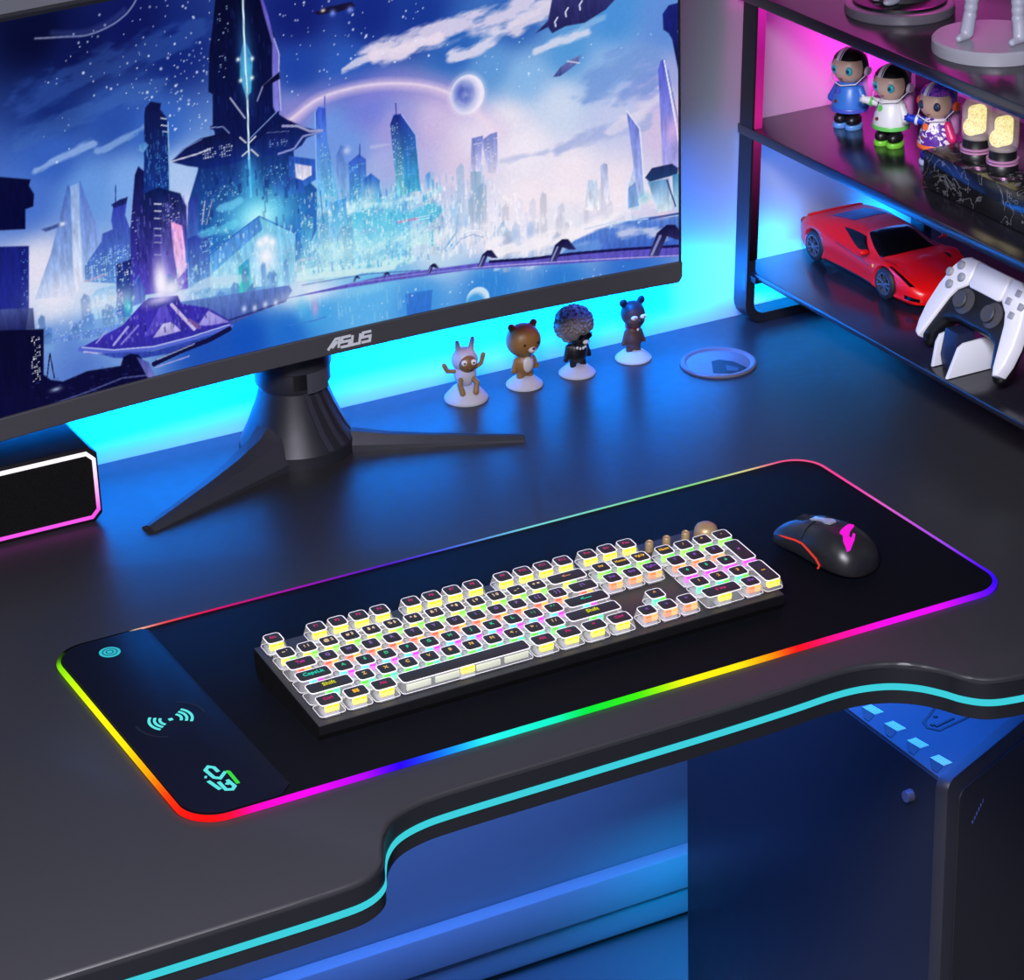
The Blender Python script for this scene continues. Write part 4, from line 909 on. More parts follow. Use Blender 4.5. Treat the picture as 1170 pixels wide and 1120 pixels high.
# ------------------------------------------------------------------ grommet
gr = thing('cable_grommet', 'round grey cable grommet cap set in the desk near the back wall', 'grommet', (1.4630, 2.3500, 0), math.radians(0))
obj('cap', B().lathe([(0, 0.0012), (0.0335, 0.0012), (0.0350, 0.0026), (0.0385, 0.0030), (0.0400, 0.0016), (0.0400, 0.0001), (0, 0.0001)], n=56), mat('grommet_plastic', (98, 96, 104), 0.4, noise=0.05), gr)
obj('cable_slot', B().prism([(-0.0046, 0.0062), (-0.0191, -0.0208), (-0.0038, -0.0315), (0.0071, -0.0317), (0.0178, -0.0275), (0.0146, -0.0061), (0.0047, 0.0065)], 0.0011, 0.0015), mat('slot_dark', (16, 18, 24), 0.5), gr)
obj('slot_flap', B().prism([(0.0025, -0.010), (0.010, -0.024), (0.004, -0.0305), (-0.004, -0.024)], 0.0013, 0.0018), mat('flap_blue', (52, 60, 82), 0.4), gr)

# ------------------------------------------------------------------ keyboard
U = 0.0196
kb = thing('keyboard', 'full-size black keyboard with clear rainbow-lit keycaps on the desk mat', 'keyboard', (0.775, 1.8455, 0.0043))
TILT = Matrix.Translation((0, 0, 0.0145)) @ Matrix.Rotation(math.radians(5.0), 4, 'X')
KW, KD = 0.4410, 0.1290
def kput(o, x=0, y=0, z=0): o.matrix_local = TILT @ Matrix.Translation((x, y, z)); return o
cs = B(); cr = math.cos(math.radians(5)); sr = math.sin(math.radians(5))
prof = [(0.0030, 0.0), (0.0, 0.006), (0.0, 0.0135), (KD * cr, 0.0135 + KD * sr), (KD * cr, 0.010 + KD * sr * .6), (KD * cr - 0.004, 0.0)]
cs.prism(prof, 0.0, KW, Matrix(((0, 0, 1, 0), (1, 0, 0, 0), (0, 1, 0, 0), (0, 0, 0, 1))), bevel=0.0)
obj('case', cs, mat('keyboard_case', (9, 9, 12), 0.5, noise=0.05), kb, smooth=20)
kput(obj('top_plate', B().box((KW / 2, KD / 2, -0.0003), (KW, KD, 0.0016), bevel=0.0006), mat('brushed_plate', (66, 66, 70), 0.42, metal=0.5, noise=0.06, nscale=200), kb))

def clear(name, col, alpha, em):
    m = mat(name, col, 0.12, alpha=alpha, emit=col, es=em, noise=0.03); return m
m_shell = clear('clear_keycap', (240, 238, 240), 0.20, 0.14)
m_rimk = clear('clear_keycap_edge', (250, 244, 250), 0.62, 0.34)
m_top = mat('keycap_black', (36, 36, 38), 0.5, noise=0.05)
m_sw = mat('switch_housing', (200, 205, 215), 0.3, alpha=0.55, noise=0.04)
def LED(n, c, s=1.4): return glow('led_' + n, c, s)
L_Y = (LED('yellow', (252, 236, 28)),) * 2
ROWLED = {'F': L_Y, 'N': (LED('lemon', (248, 240, 60)), LED('lime', (130, 245, 60))), 'Q': (LED('coral', (240, 100, 60)), LED('amber', (252, 184, 62))),
          'A': (LED('aqua', (90, 230, 236)), LED('violet', (214, 60, 224))), 'Z': (LED('green', (90, 240, 60)), LED('mint', (80, 240, 180))), 'B': (LED('gold', (252, 214, 40)), LED('yellow', 0)),
          'G': (LED('leaf', (150, 245, 70)), LED('green', 0)), 'O': (LED('orange', (250, 130, 60)), LED('apricot', (252, 178, 90))), 'P': (LED('violet', 0), LED('violet', 0)), 'M': (LED('mint', 0), LED('green', 0))}
ROWINK = {'F': (190, 62, 120), 'N': (252, 214, 180), 'Q': (150, 110, 190), 'A': (70, 215, 160), 'Z': (248, 196, 120), 'B': (205, 50, 120), 'G': (250, 190, 70), 'O': (140, 80, 190), 'P': (190, 80, 210), 'M': (250, 170, 80)}
MESHC = {}
def cap_meshes(w, d, led):
    k = (round(w, 3), round(d, 3), led)
    if k in MESHC: return MESHC[k]
    a, c = w * U - 0.0012, d * U - 0.0012           # base footprint
    ta, tc_ = a - 0.0036, c - 0.0040                # top
    def R(x, y, r, z, oy=0.0): return [Vector((p[0], p[1] + oy, z)) for p in rrect(-x / 2, -y / 2, x / 2, y / 2, r, 4)]
    sh_ = B(); z0, z1 = 0.0036, 0.0128
    sh_.loft([R(a, c, .0028, z0), R(a - .0006, c - .0006, .0030, z0 + .003), R(ta + .0008, tc_ + .0008, .0034, z1 - .0010, .0006), R(ta, tc_, .0034, z1, .0006)], cap=False)
    sh_.mi = 1
    sh_.tube(R(ta - .0002, tc_ - .0002, .0034, z1, .0006), 0.00050, n=6, closed=True)
    sh_.tube(R(a - .0006, c - .0006, .0030, z0 + .0004), 0.00026, n=5, closed=True)
    s_o = obj('keycap', sh_, [m_shell, m_rimk], None, smooth=50)
    t_o = obj('key_top', B().prism([(p.x, p.y) for p in R(ta - .0014, tc_ - .0020, .0024, 0, .0012)], z1 - 0.0006, z1 + 0.0004, bevel=0.0003), m_top, None, smooth=40)
    lb = B(); lw = min(0.0122, ta * .85)
    lb.box((-lw / 4, -c / 2 + .0040, 0.0088), (lw / 2, 0.0046, 0.0062), bevel=0.0010)
    lb.mi = 1; lb.box((lw / 4, -c / 2 + .0040, 0.0088), (lw / 2, 0.0046, 0.0062), bevel=0.0010)
    l_o = obj('key_light', lb, list(ROWLED[led]), None, smooth=40)
    w_o = obj('switch', B().box((0, 0, 0.0028), (0.0138, 0.0138, 0.0044), bevel=0.0005, taper=(.9, .9)), m_sw, None, smooth=30)
    for o in (s_o, t_o, l_o, w_o): COL.objects.unlink(o)
    MESHC[k] = (s_o, t_o, l_o, w_o); return MESHC[k]
TXT = {}
def key(name, x, y, w, d, txt, row, size=0.0052, ink=None):
    so, to, lo, wo = cap_meshes(w, d, row)
    cx, cy = 0.0030 + (x + w / 2) * U, 0.0034 + (y + d / 2) * U
    k = so.copy(); k.name = name; COL.objects.link(k); k.parent = kb; kput(k, cx, cy, 0.0005)
    for o in (to, lo, wo):
        c = o.copy(); COL.objects.link(c); c.parent = k
    if txt:
        ik = ink or ROWINK[row]; kk = (txt, size, ik)
        if kk not in TXT:
            m = text_mesh(txt, size); m.materials.append(glow('ink_%d_%d_%d' % ik, ik, 0.95)); TXT[kk] = m
        g = bpy.data.objects.new('legend', TXT[kk]); COL.objects.link(g); g.parent = k
        g.location = (0, 0.0018, 0.0128 + 0.0007)
    return k
Fy, Ny, Qy, Ay, Zy, By = 5.25, 4, 3, 2, 1, 0
for t, x in [('Esc', 0)] + [('F%d' % (i + 1), 2 + i + 0.5 * (i // 4)) for i in range(12)] + [('Prt', 15.25), ('Scr', 16.25), ('Pau', 17.25)]:
    key('function_key', x, Fy, 1, 1, t, 'F', 0.0046)
for i, t in enumerate(['~ `', '! 1', '@ 2', '# 3', '$ 4', '% 5', '^ 6', '& 7', '* 8', '( 9', ') 0', '_ -', '+ =']): key('keycap', i, Ny, 1, 1, t, 'N', 0.0050)
key('keycap', 13, Ny, 2, 1, '<---', 'N', 0.0052, (240, 150, 120))
key('keycap', 0, Qy, 1.5, 1, 'Tab', 'Q', 0.0052, (200, 60, 150))
for i, t in enumerate(list('QWERTYUIOP') + ['{ [', '} ]']): key('keycap', 1.5 + i, Qy, 1, 1, t, 'Q')
key('keycap', 13.5, Qy, 1.5, 1, '| \\', 'Q')
key('keycap', 0, Ay, 1.75, 1, 'CapsLk', 'A', 0.0062, (40, 220, 190))
for i, t in enumerate(list('ASDFGHJKL') + [': ;', '" \'']): key('keycap', 1.75 + i, Ay, 1, 1, t, 'A')
key('keycap', 12.75, Ay, 2.25, 1, '<---', 'A', 0.0068, (40, 220, 190))
key('keycap', 0, Zy, 2.25, 1, 'Shift', 'Z', 0.0066, (225, 225, 50))
for i, t in enumerate(list('ZXCVBNM') + ['< ,', '> .', '? /']): key('keycap', 2.25 + i, Zy, 1, 1, t, 'Z')
key('keycap', 12.25, Zy, 2.75, 1, 'Shift', 'Z', 0.0066, (225, 225, 50))
for i, t in enumerate(['Ctrl', '', 'Alt']): key('keycap', 1.25 * i, By, 1.25, 1, t, 'B')
sp = key('spacebar', 3.75, By, 6.25, 1, '', 'B')
gd = B()
for x0, x1 in ((-.056, -.034), (-.030, -.008), (.008, .030), (.034, .056)): gd.box(((x0 + x1) / 2, -.0058, .0075), (x1 - x0, .0024, .0056), bevel=.0006)
obj('spacebar_glow', gd, mat('cream_glow', (186, 190, 160), .4, emit=(216, 220, 180), es=.28, noise=.04), sp)  # added glowing blocks imitate the lit cream front of the spacebar
for i, t in enumerate(['Alt', 'Fn', '=', 'Ctrl']): key('keycap', 10 + 1.25 * i, By, 1.25, 1, t, 'B')
for i, (a, b) in enumerate([('Ins', 'Del'), ('Home', 'End'), ('PgUp', 'PgDn')]):
    key('navigation_key', 15.25 + i, Ny, 1, 1, a, 'G', 0.0042); key('navigation_key', 15.25 + i, Qy, 1, 1, b, 'O', 0.0042)
key('arrow_key', 16.25, Zy, 1, 1, '^', 'M', 0.0060)
for i, t in enumerate(['<', 'v', '>']): key('arrow_key', 15.25 + i, By, 1, 1, t, 'O', 0.0055)
for i, t in enumerate(['Num', '/', '*', '-']): key('number_pad_key', 18.5 + i, Ny, 1, 1, t, 'G', 0.0048)
for i in range(3):
    key('number_pad_key', 18.5 + i, Qy, 1, 1, '789'[i], 'O'); key('number_pad_key', 18.5 + i, Ay, 1, 1, '456'[i], 'P', ink=(70, 215, 160)); key('number_pad_key', 18.5 + i, Zy, 1, 1, '123'[i], 'M')
key('number_pad_key', 18.5, By, 2, 1, '0 Ins', 'B'); key('number_pad_key', 20.5, By, 1, 1, '. Del', 'O', 0.0042)
key('number_pad_key', 21.5, Ay, 1, 2, '+', 'P'); key('number_pad_key', 21.5, By, 1, 2, '--', 'B', 0.0066, (250, 190, 60))
# emblem of four little panes on one bottom-row key
wk = B()
for a in (-.0014, .0014):
    for c in (-.0012, .0012): wk.box((a, c + .0016, 0.0133), (.0023, .0019, .0006))
wo = obj('key_emblem', wk, glow('emblem_gold', (246, 190, 60), 0.95), kb, smooth=0); kput(wo, 0.0030 + 1.875 * U, 0.0034 + .5 * U, 0.0005)
m_brass = mat('brass', (172, 142, 104), 0.42, metal=0.35, noise=0.05)
for x in (18.95, 19.85, 20.85):
    kput(obj('media_button', B().lathe([(0, 0), (0.0038, 0), (0.0036, 0.0085), (0.0030, 0.0092), (0.0022, 0.0084), (0, 0.0084)], n=24), m_brass, kb), 0.003 + x * U, 0.0034 + 5.75 * U, 0.0005)
kput(obj('volume_knob', B().lathe([(0, 0), (0.0108, 0), (0.0106, 0.0060), (0.0092, 0.0095), (0.0060, 0.0118), (0, 0.0122)], n=32), m_brass, kb), 0.003 + 21.92 * U, 0.0034 + 5.72 * U, 0.0005)

# ------------------------------------------------------------------ mouse
ms = thing('mouse', 'black gaming mouse with a red side light and a magenta emblem', 'mouse', (1.3045, 1.9110, 0.0043), math.radians(10))
ms.scale = (.87, .87, .87)
MST = [(-0.0600, .006, .006), (-0.0575, .017, .016), (-0.0520, .0245, .0245), (-0.0430, .0295, .0320), (-0.0280, .0320, .0378), (-0.0080, .0312, .0392), (0.0080, .0292, .0372), (0.0240, .0278, .0328), (0.0400, .0280, .0268), (0.0520, .0265, .0205), (0.0580, .0235, .0160), (0.0600, .0200, .0120)]
def msurf(y, a, o=0.0):
    """mouse skin: y along length, a angle 0 (right) .. pi (left)"""
    for (y0, w0, h0), (y1, w1, h1) in zip(MST, MST[1:]):
        if y <= y1 or (y1 == MST[-1][0]): break
    t = max(0, min(1, (y - y0) / (y1 - y0))); t_ = t
    w = w0 + (w1 - w0) * t_ + o; hh = h0 + (h1 - h0) * t_ + o
    ca, sa = math.cos(a), math.sin(a); e = 0.72
    return Vector((math.copysign(abs(ca) ** e, ca) * w, y, 0.0012 + abs(sa) ** e * hh))
ys = [-0.06, -.0588, -.0575, -.055, -.052, -.048, -.043, -.036, -.028, -.018, -.008, 0, .008, .016, .024, .032, .040, .046, .052, .055, .058, .06]
b = B(); b.loft([[msurf(y, PI * k / 22) for k in range(23)] for y in ys])
m_ms = mat('mouse_shell', (30, 30, 33), 0.36, noise=0.04, nscale=200)
obj('body', b, m_ms, ms, smooth=50, subsurf=1)
for s, a0, a1 in (('l', 96, 150), ('r', 30, 84)):
    b = B(); g = [[msurf(y, math.radians(a0 + (a1 - a0) * k / 8), .0010 + .0006 * (y > .02)) for k in range(9)] for y in [.012 + .0045 * i for i in range(11)]]
    lo_ = [[msurf(y, math.radians(a0 + (a1 - a0) * k / 8), -.001) for k in range(9)] for y in [.012 + .0045 * i for i in range(11)]]
    rings = [g[i] + list(reversed(lo_[i])) for i in range(11)]
    obj('click_button', b.loft(rings), m_ms, ms, smooth=40)
b = B(); b.tube([msurf(y, math.radians(a), .0006) for y, a in ((.056, 138), (.046, 148), (.034, 153), (.020, 154), (.008, 156), (-.004, 162), (-.016, 168), (-.022, 174), (-.020, 178))], 0.0011, n=8)
tag(obj('side_light', b, glow('mouse_red', (214, 62, 52), 0.95), ms, smooth=60), 'red lit line along the side')
b = B(); pts = [msurf(y, math.radians(90), .0012) for y in (.022, .014, .006, -.002, -.008)]
b.loft([[p + Vector((sx * w, 0, dz_)) for sx, dz_ in ((-1, -.001), (-1, .001), (1, .001), (1, -.001))] for p, w in zip(pts, (.0042, .0030, .0034, .0058, .0040))])
tag(obj('scroll_trim', b, mat('silver_trim', (196, 198, 206), 0.25, metal=0.5, noise=0.04), ms, smooth=30), 'silver centre trim')
obj('scroll_wheel', B().cyl((-.0035, .034, .0262), (.0035, .034, .0262), .0088, n=28), mat('wheel_rubber', (24, 26, 34), 0.6, noise=0.05), ms)
# emblem: an angular bird-like mark wrapped on the back hump
EM = [(0.0169, -0.0221), (0.0224, -0.0243), (0.017, -0.0307), (0.0043, -0.0398), (-0.0012, -0.0459), (-0.0009, -0.0498), (0.0063, -0.0434), (0.0076, -0.0463), (0.0011, -0.0534), (-0.0114, -0.0622), (-0.0156, -0.0614), (-0.012, -0.0491), (-0.0061, -0.0397), (-0.0066, -0.0345), (-0.0022, -0.0304), (0.0073, -0.0259)]
def em3(p):
    y = -.0185 + (p[1] + .0243) * .74; x = p[0] * .95 - .002
    lo, hi = 0.2, PI - 0.2
    for _ in range(40):
        mid = (lo + hi) / 2
        if msurf(y, mid).x > x: lo = mid
        else: hi = mid
    return msurf(y, mid, .0007), msurf(y, mid, -.0006)
t = bmesh.new(); vs = [t.verts.new((x, y, 0)) for x, y in EM]; t.faces.new(vs)
bmesh.ops.triangulate(t, faces=list(t.faces)); bmesh.ops.subdivide_edges(t, edges=list(t.edges), cuts=3, use_grid_fill=True)
r = bmesh.ops.extrude_face_region(t, geom=list(t.faces)); ex = {g for g in r['geom'] if isinstance(g, bmesh.types.BMVert)}
for v in t.verts:
    a_, c_ = em3((v.co.x, v.co.y)); v.co = a_ if v in ex else c_
b = B(); b._merge(t, Matrix())
tag(obj('emblem', b, glow('mouse_magenta', (240, 28, 214), 1.05), ms, smooth=0), 'magenta lit emblem')

# ------------------------------------------------------------------ shelf rack
m_rack = mat('rack_steel', (26, 28, 34), 0.32, noise=0.04)
m_shelf = mat('shelf_gloss', (24, 23, 30), 0.20, noise=0.05, nscale=20, spec=0.8)
rack = thing('shelf_rack', 'black steel shelf rack with three glossy shelves on the right of the desk', 'shelf', (1.66, 2.09, 0))
SHZ = (0.0625, 0.2200, 0.3650); SHT = (.0065, .0110, .0125); SX0, SX1, SY0, SY1 = 1.5475, 1.795, 1.70, 2.449
def lean(z): return 0.012 * z / 0.372
def bar_frame(y, name):
    b = B(); w, dp = 0.0105, 0.024
    path = [(1.5415 + lean(0.62), 0.62), (1.5415 + lean(.3), .3)] + [(1.5415 + lean(.02) + .018 * (1 - math.cos(t)), .0225 - .018 * math.sin(t) - 0.0) for t in [PI / 2 * k / 6 for k in range(7)]] + [(1.772 - .018 + .018 * math.sin(t), .0225 - .018 * math.cos(t)) for t in [PI / 2 * k / 6 for k in range(7)]] + [(1.772 + .3 * 0, .3), (1.772, .62)]
    P = [Vector((x_ + w / 2, z_)) for x_, z_ in path]
    P = [Vector((p.x, p.y)) for p in P]
    M = Matrix.Translation((0, y + dp / 2, 0)) @ Matrix.Rotation(PI / 2, 4, 'X')
    b.stroke([(p.x, p.y + .0015) for p in P], w, 0.0, dp, M)
    return obj(name, b, m_rack, rack, W(rack), smooth=30)
bar_frame(2.434, 'end_frame'); bar_frame(1.715, 'end_frame')
for z, th in zip(SHZ, SHT):
    obj('shelf', B().box(((SX0 + SX1) / 2, (SY0 + SY1) / 2, z - th / 2), (SX1 - SX0, SY1 - SY0, th), bevel=0.0012), m_shelf, rack, W(rack), smooth=30)
for z in SHZ:
    obj('bracket', B().box((1.5535 + lean(z), 2.4165, z - 0.0075), (0.019, 0.014, 0.0075), bevel=0.0008), m_dark, rack, W(rack))

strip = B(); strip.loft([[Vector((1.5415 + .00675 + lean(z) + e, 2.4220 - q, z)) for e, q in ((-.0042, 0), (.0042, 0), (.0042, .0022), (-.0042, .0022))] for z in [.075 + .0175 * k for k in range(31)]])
st_o = obj('post_glow_band', strip, glow_attr('post_glow', 1.0), rack, W(rack), smooth=30)  # added glow for the magenta light on the post, fade put into its colours
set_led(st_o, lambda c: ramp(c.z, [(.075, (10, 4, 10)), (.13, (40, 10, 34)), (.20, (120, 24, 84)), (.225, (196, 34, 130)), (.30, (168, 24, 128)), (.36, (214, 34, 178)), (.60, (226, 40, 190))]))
tag(st_o, 'magenta glow down the rear post, light put in as emission')

# ------------------------------------------------------------------ PC tower
pc = thing('computer_tower', 'dark computer tower with a mesh front standing under the right end of the desk', 'computer', (1.49, 2.03, FLOOR))
PT = -0.200; FA = (1.370, 1.8065); FB = (1.600, 1.9067)
m_case = mat('case_steel', (62, 66, 76), 0.42, noise=0.05)
m_side = mat('case_side_panel', (30, 34, 46), 0.30, noise=0.04)
m_frontb = mat('case_front_bezel', (44, 44, 50), 0.45, noise=0.04)
plan = [(FA[0] + .003, FA[1] + .012), (FB[0], FB[1] + .012), (FB[0], 2.2615), (FA[0] + .003, 2.2615)]
obj('body', B().prism(plan, FLOOR + .012, PT - .001, bevel=0.002), m_case, pc, W(pc), smooth=25)
obj('side_panel', B().box((FA[0] + .0012, (FA[1] + 2.2615) / 2 + .004, (FLOOR + PT) / 2 + .004), (0.0036, 2.2615 - FA[1] - .009, PT - FLOOR - .012), bevel=0.001), m_side, pc, W(pc), smooth=25)
obj('top_panel', B().prism([(FA[0] + .0005, FA[1] + .008), (FA[0] + .012, FA[1] + .0065), (FB[0], FB[1] + .004), (FB[0], 2.2615), (FA[0] + .0005, 2.2615)], PT - .003, PT + .0012, bevel=0.0008), m_case, pc, W(pc), smooth=25)
fd = (Vector(FB) - Vector(FA)); fl = fd.length; fa = math.atan2(fd.y, fd.x)
FM = Matrix.Translation((FA[0], FA[1], 0)) @ Matrix.Rotation(fa, 4, 'Z') @ Matrix.Rotation(PI / 2, 4, 'X')   # local x along front, y up, z outward
outer = rrect(-.002, FLOOR + .012, fl, PT + .004, .012, 5); inner = rrect(.019, FLOOR + .03, fl - .016, PT - .016, .010, 5)
b = B(); b.prism(outer, -.012, .001, FM, bevel=.001)
obj('front_bezel', b, m_frontb, pc, W(pc), smooth=30)
m_mesh = bpy.data.materials.new('front_mesh'); m_mesh.use_nodes = True
nt = m_mesh.node_tree; b_ = nt.nodes['Principled BSDF']; tc = nt.nodes.new('ShaderNodeTexCoord'); vo = nt.nodes.new('ShaderNodeTexVoronoi'); vo.inputs['Scale'].default_value = 420; vo.inputs['Randomness'].default_value = 0.15
rp = nt.nodes.new('ShaderNodeValToRGB'); rp.color_ramp.elements[0].color = (0.002, 0.002, 0.003, 1); rp.color_ramp.elements[1].color = (0.035, 0.033, 0.042, 1)
nt.links.new(tc.outputs['Object'], vo.inputs['Vector']); nt.links.new(vo.outputs['Distance'], rp.inputs[0]); nt.links.new(rp.outputs[0], b_.inputs['Base Color']); b_.inputs['Roughness'].default_value = 0.6
obj('front_mesh', B().prism(inner, .0, .0022, FM), m_mesh, pc, W(pc), smooth=30)
b = B(); LMx = FM @ Matrix.Translation((.053, -.2545, .0022)) @ Matrix.Rotation(math.radians(38), 4, 'Z')
for k in range(6): b.prism([(-.012 + k * .0045, -.0015), (-.0095 + k * .0045, -.0015), (-.0085 + k * .0045, .0015), (-.011 + k * .0045, .0015)], 0, .0003, LMx)
obj('front_badge', b, mat('badge_blue', (96, 104, 170), 0.4, noise=0.04), pc, W(pc), smooth=0)
m_vd = bpy.data.materials.new('vent_dark'); m_vd.use_nodes = True
nt = m_vd.node_tree; b_ = nt.nodes['Principled BSDF']; tc = nt.nodes.new('ShaderNodeTexCoord'); ck_ = nt.nodes.new('ShaderNodeTexChecker'); ck_.inputs['Scale'].default_value = 900
ck_.inputs['Color1'].default_value = (0.004, 0.005, 0.008, 1); ck_.inputs['Color2'].default_value = (0.03, 0.034, 0.045, 1)
nt.links.new(tc.outputs['Object'], ck_.inputs['Vector']); nt.links.new(ck_.outputs['Color'], b_.inputs['Base Color'])
m_vl = mat('vent_bounce_light', (190, 232, 236), 0.4, emit=(90, 200, 214), es=0.35, noise=0.04)  # pale teal and faint glow stand in for light bounced through the mesh
for k in range(7):
    y = 1.8235 + k * 0.0365
    b = B(); b.prism([(1.3730, y + .004), (1.3730, y + .012), (1.3835, y + .030), (1.3835, y + .010)], PT + .0006, PT + .0018)
    obj('vent', b, m_vd, pc, W(pc), smooth=0)
    b = B()
    for j in range(5): b.prism([(1.3832 + j * .0021, y + .0290), (1.3842 + j * .0021, y + .0290), (1.3866 + j * .0021, y + .0110), (1.3856 + j * .0021, y + .0110)], PT + .0014, PT + .0021)
    obj('vent_slot', b, m_vl, pc, W(pc), smooth=0)
b = B(); b.stroke([(1.4400, 1.9250), (1.4165, 1.9090), (1.4135, 1.8985), (1.4200, 1.8890), (1.4600, 1.8960)], .0028, PT + .0004, PT + .0018)
obj('port_recess', b, m_dark, pc, W(pc), smooth=0)
b = B(); b.box((1.4205, 1.9005, PT + .0016), (.0035, .0035, .0012)); b.box((1.4320, 1.9120, PT + .0016), (.0035, .0035, .0012)); b.box((1.4330, 1.8985, PT + .0016), (.024, .0026, .0012), rot=(0, 0, .18))
obj('port', b, m_dark, pc, W(pc))
obj('thumb_screw', B().cyl((1.3698, 1.8608, -.2382), (1.3625, 1.8608, -.2382), .0062, .0055, n=20), mat('screw_steel', (120, 124, 150), 0.35, metal=0.6, noise=0.05), pc, W(pc))
for x, y in ((1.40, 1.87), (1.57, 1.95), (1.40, 2.22), (1.57, 2.22)):
    obj('foot', B().cyl((x, y, FLOOR), (x, y, FLOOR + .013), .014, .012, n=20), m_dark, pc, W(pc))

# ------------------------------------------------------------------ toy figurines on the desk (plain animals)
m_snow = mat('figure_base', (196, 196, 204), 0.7, noise=0.1, bump=0.6, nscale=900)
def vinyl(n, c, r=0.42): return mat(n, c, r, noise=0.06, nscale=150)
m_eyew = vinyl('toy_eye_white', (238, 238, 240)); m_eyek = vinyl('toy_ink', (16, 14, 16))
def capsule(b, p0, p1, r0, r1=None):
    r1 = r0 if r1 is None else r1
    for k in range(6):
        t = k / 5; p = Vector(p0).lerp(Vector(p1), t); q = r0 + (r1 - r0) * t
        b.ell(p, (q, q, q), seg=14, rings=8)
def base(t, r, hgt):
    o = obj('base', B().lathe([(0, hgt), (r * .40, hgt), (r * .62, hgt * .82), (r * .97, hgt * .22), (r, hgt * .12), (r * .985, 0), (0, 0)], n=48), m_snow, t, smooth=50)
def face_eye(t, name, p, r, m=m_eyew, pupil=None):
    e = obj(name, B().ell(p, r, seg=16, rings=10), m, t, smooth=60)
    if pupil: obj('pupil', B().ell((p[0] + pupil[1], p[1] - r[1] * .85, p[2] + pupil[2]), (pupil[0], pupil[0] * .5, pupil[0]), seg=12, rings=8), m_eyek, e, smooth=60)
    return e
GF = 'small animal figurines behind the mouse pad'
# 1: hooded figure with raised arms, seated on a mound
t = thing('toy_figurine', 'small tan toy animal in a pale long-eared hood with raised arms, on a white mound', 'figurine', (1.1975, 2.4085, 0), math.radians(-14), GF)
base(t, .0228, .0150)
b = B(); b.ell((0, .001, .0275), (.0118, .0105, .0135)); b.ell((0, .002, .0430), (.0138, .0128, .0130))
capsule(b, (-.0062, 0, .053), (-.0074, 0, .0625), .0036, .0024); capsule(b, (.0062, 0, .053), (.0086, 0, .0650), .0036, .0024)
obj('hood_suit', b, vinyl('lavender_vinyl', (196, 194, 214)), t, remesh=.0008, smooth_it=6)
b = B(); capsule(b, (-.0115, -.001, .032), (-.0190, -.002, .0330), .0022); capsule(b, (-.0190, -.002, .0330), (-.0222, -.002, .0400), .0022, .0026)
obj('arm', b, vinyl('tan_vinyl', (150, 118, 66)), t, remesh=.0007, smooth_it=4)
b = B(); capsule(b, (.0105, -.002, .034), (.0160, -.003, .0385), .0022); capsule(b, (.0160, -.003, .0385), (.0185, -.003, .0475), .0022, .0026)
obj('arm', b, vinyl('tan_vinyl', 0), t, remesh=.0007, smooth_it=4)
for s in (-1, 1):
    b = B(); capsule(b, (s * .0065, -.007, .0240), (s * .0090, -.0125, .0215), .0030); capsule(b, (s * .0090, -.0125, .0215), (s * .0068, -.0150, .0125), .0026, .0032)
    obj('leg', b, vinyl('tan_vinyl', 0), t, remesh=.0007, smooth_it=4)
obj('face', B().ell((.0012, -.0058, .0410), (.0098, .0080, .0098)), vinyl('cocoa_vinyl', (134, 98, 58)), t, smooth=60)
for s in (-1, 1): face_eye(t, 'eye', (s * .0048 + .0015, -.0122, .0440), (.0032, .0018, .0032), pupil=(.0011, 0, 0))
obj('snout', B().ell((.0018, -.0135, .0378), (.0026, .0022, .0018)), vinyl('cocoa_dark', (104, 72, 42)), t, smooth=60)
# 2: brown bear cub
t = thing('toy_figurine', 'small brown bear cub figurine with a white belly standing on a white base', 'figurine', (1.2650, 2.4085, 0), math.radians(2), GF)
base(t, .0195, .0100)
brown = vinyl('brown_vinyl', (150, 106, 54))
b = B(); b.ell((0, 0, .0235), (.0115, .0098, .0125)); b.ell((0, 0, .0500), (.0186, .0168, .0178))
for s in (-1, 1):
    b.ell((s * .0130, .001, .0655), (.0042, .0030, .0042)); capsule(b, (s * .0052, -.001, .0150), (s * .0054, -.001, .0095), .0042, .0040); capsule(b, (s * .0100, -.001, .0290), (s * .0132, -.002, .0190), .0030, .0032)
obj('body', b, brown, t, remesh=.0008, smooth_it=5)
obj('belly_patch', B().ell((.0005, -.0066, .0245), (.0068, .0042, .0085)), vinyl('cream_vinyl', (214, 208, 204)), t, smooth=60)
for s in (-1, 1): obj('eye', B().ell((s * .0078 + .001, -.0150, .0500), (.0014, .0010, .0016)), m_eyek, t, smooth=60)
obj('muzzle', B().ell((.0012, -.0162, .0440), (.0046, .0034, .0032)), vinyl('cream_vinyl', 0), t, smooth=60)
obj('nose', B().ell((.0012, -.0193, .0462), (.0018, .0012, .0012)), m_eyek, t, smooth=60)
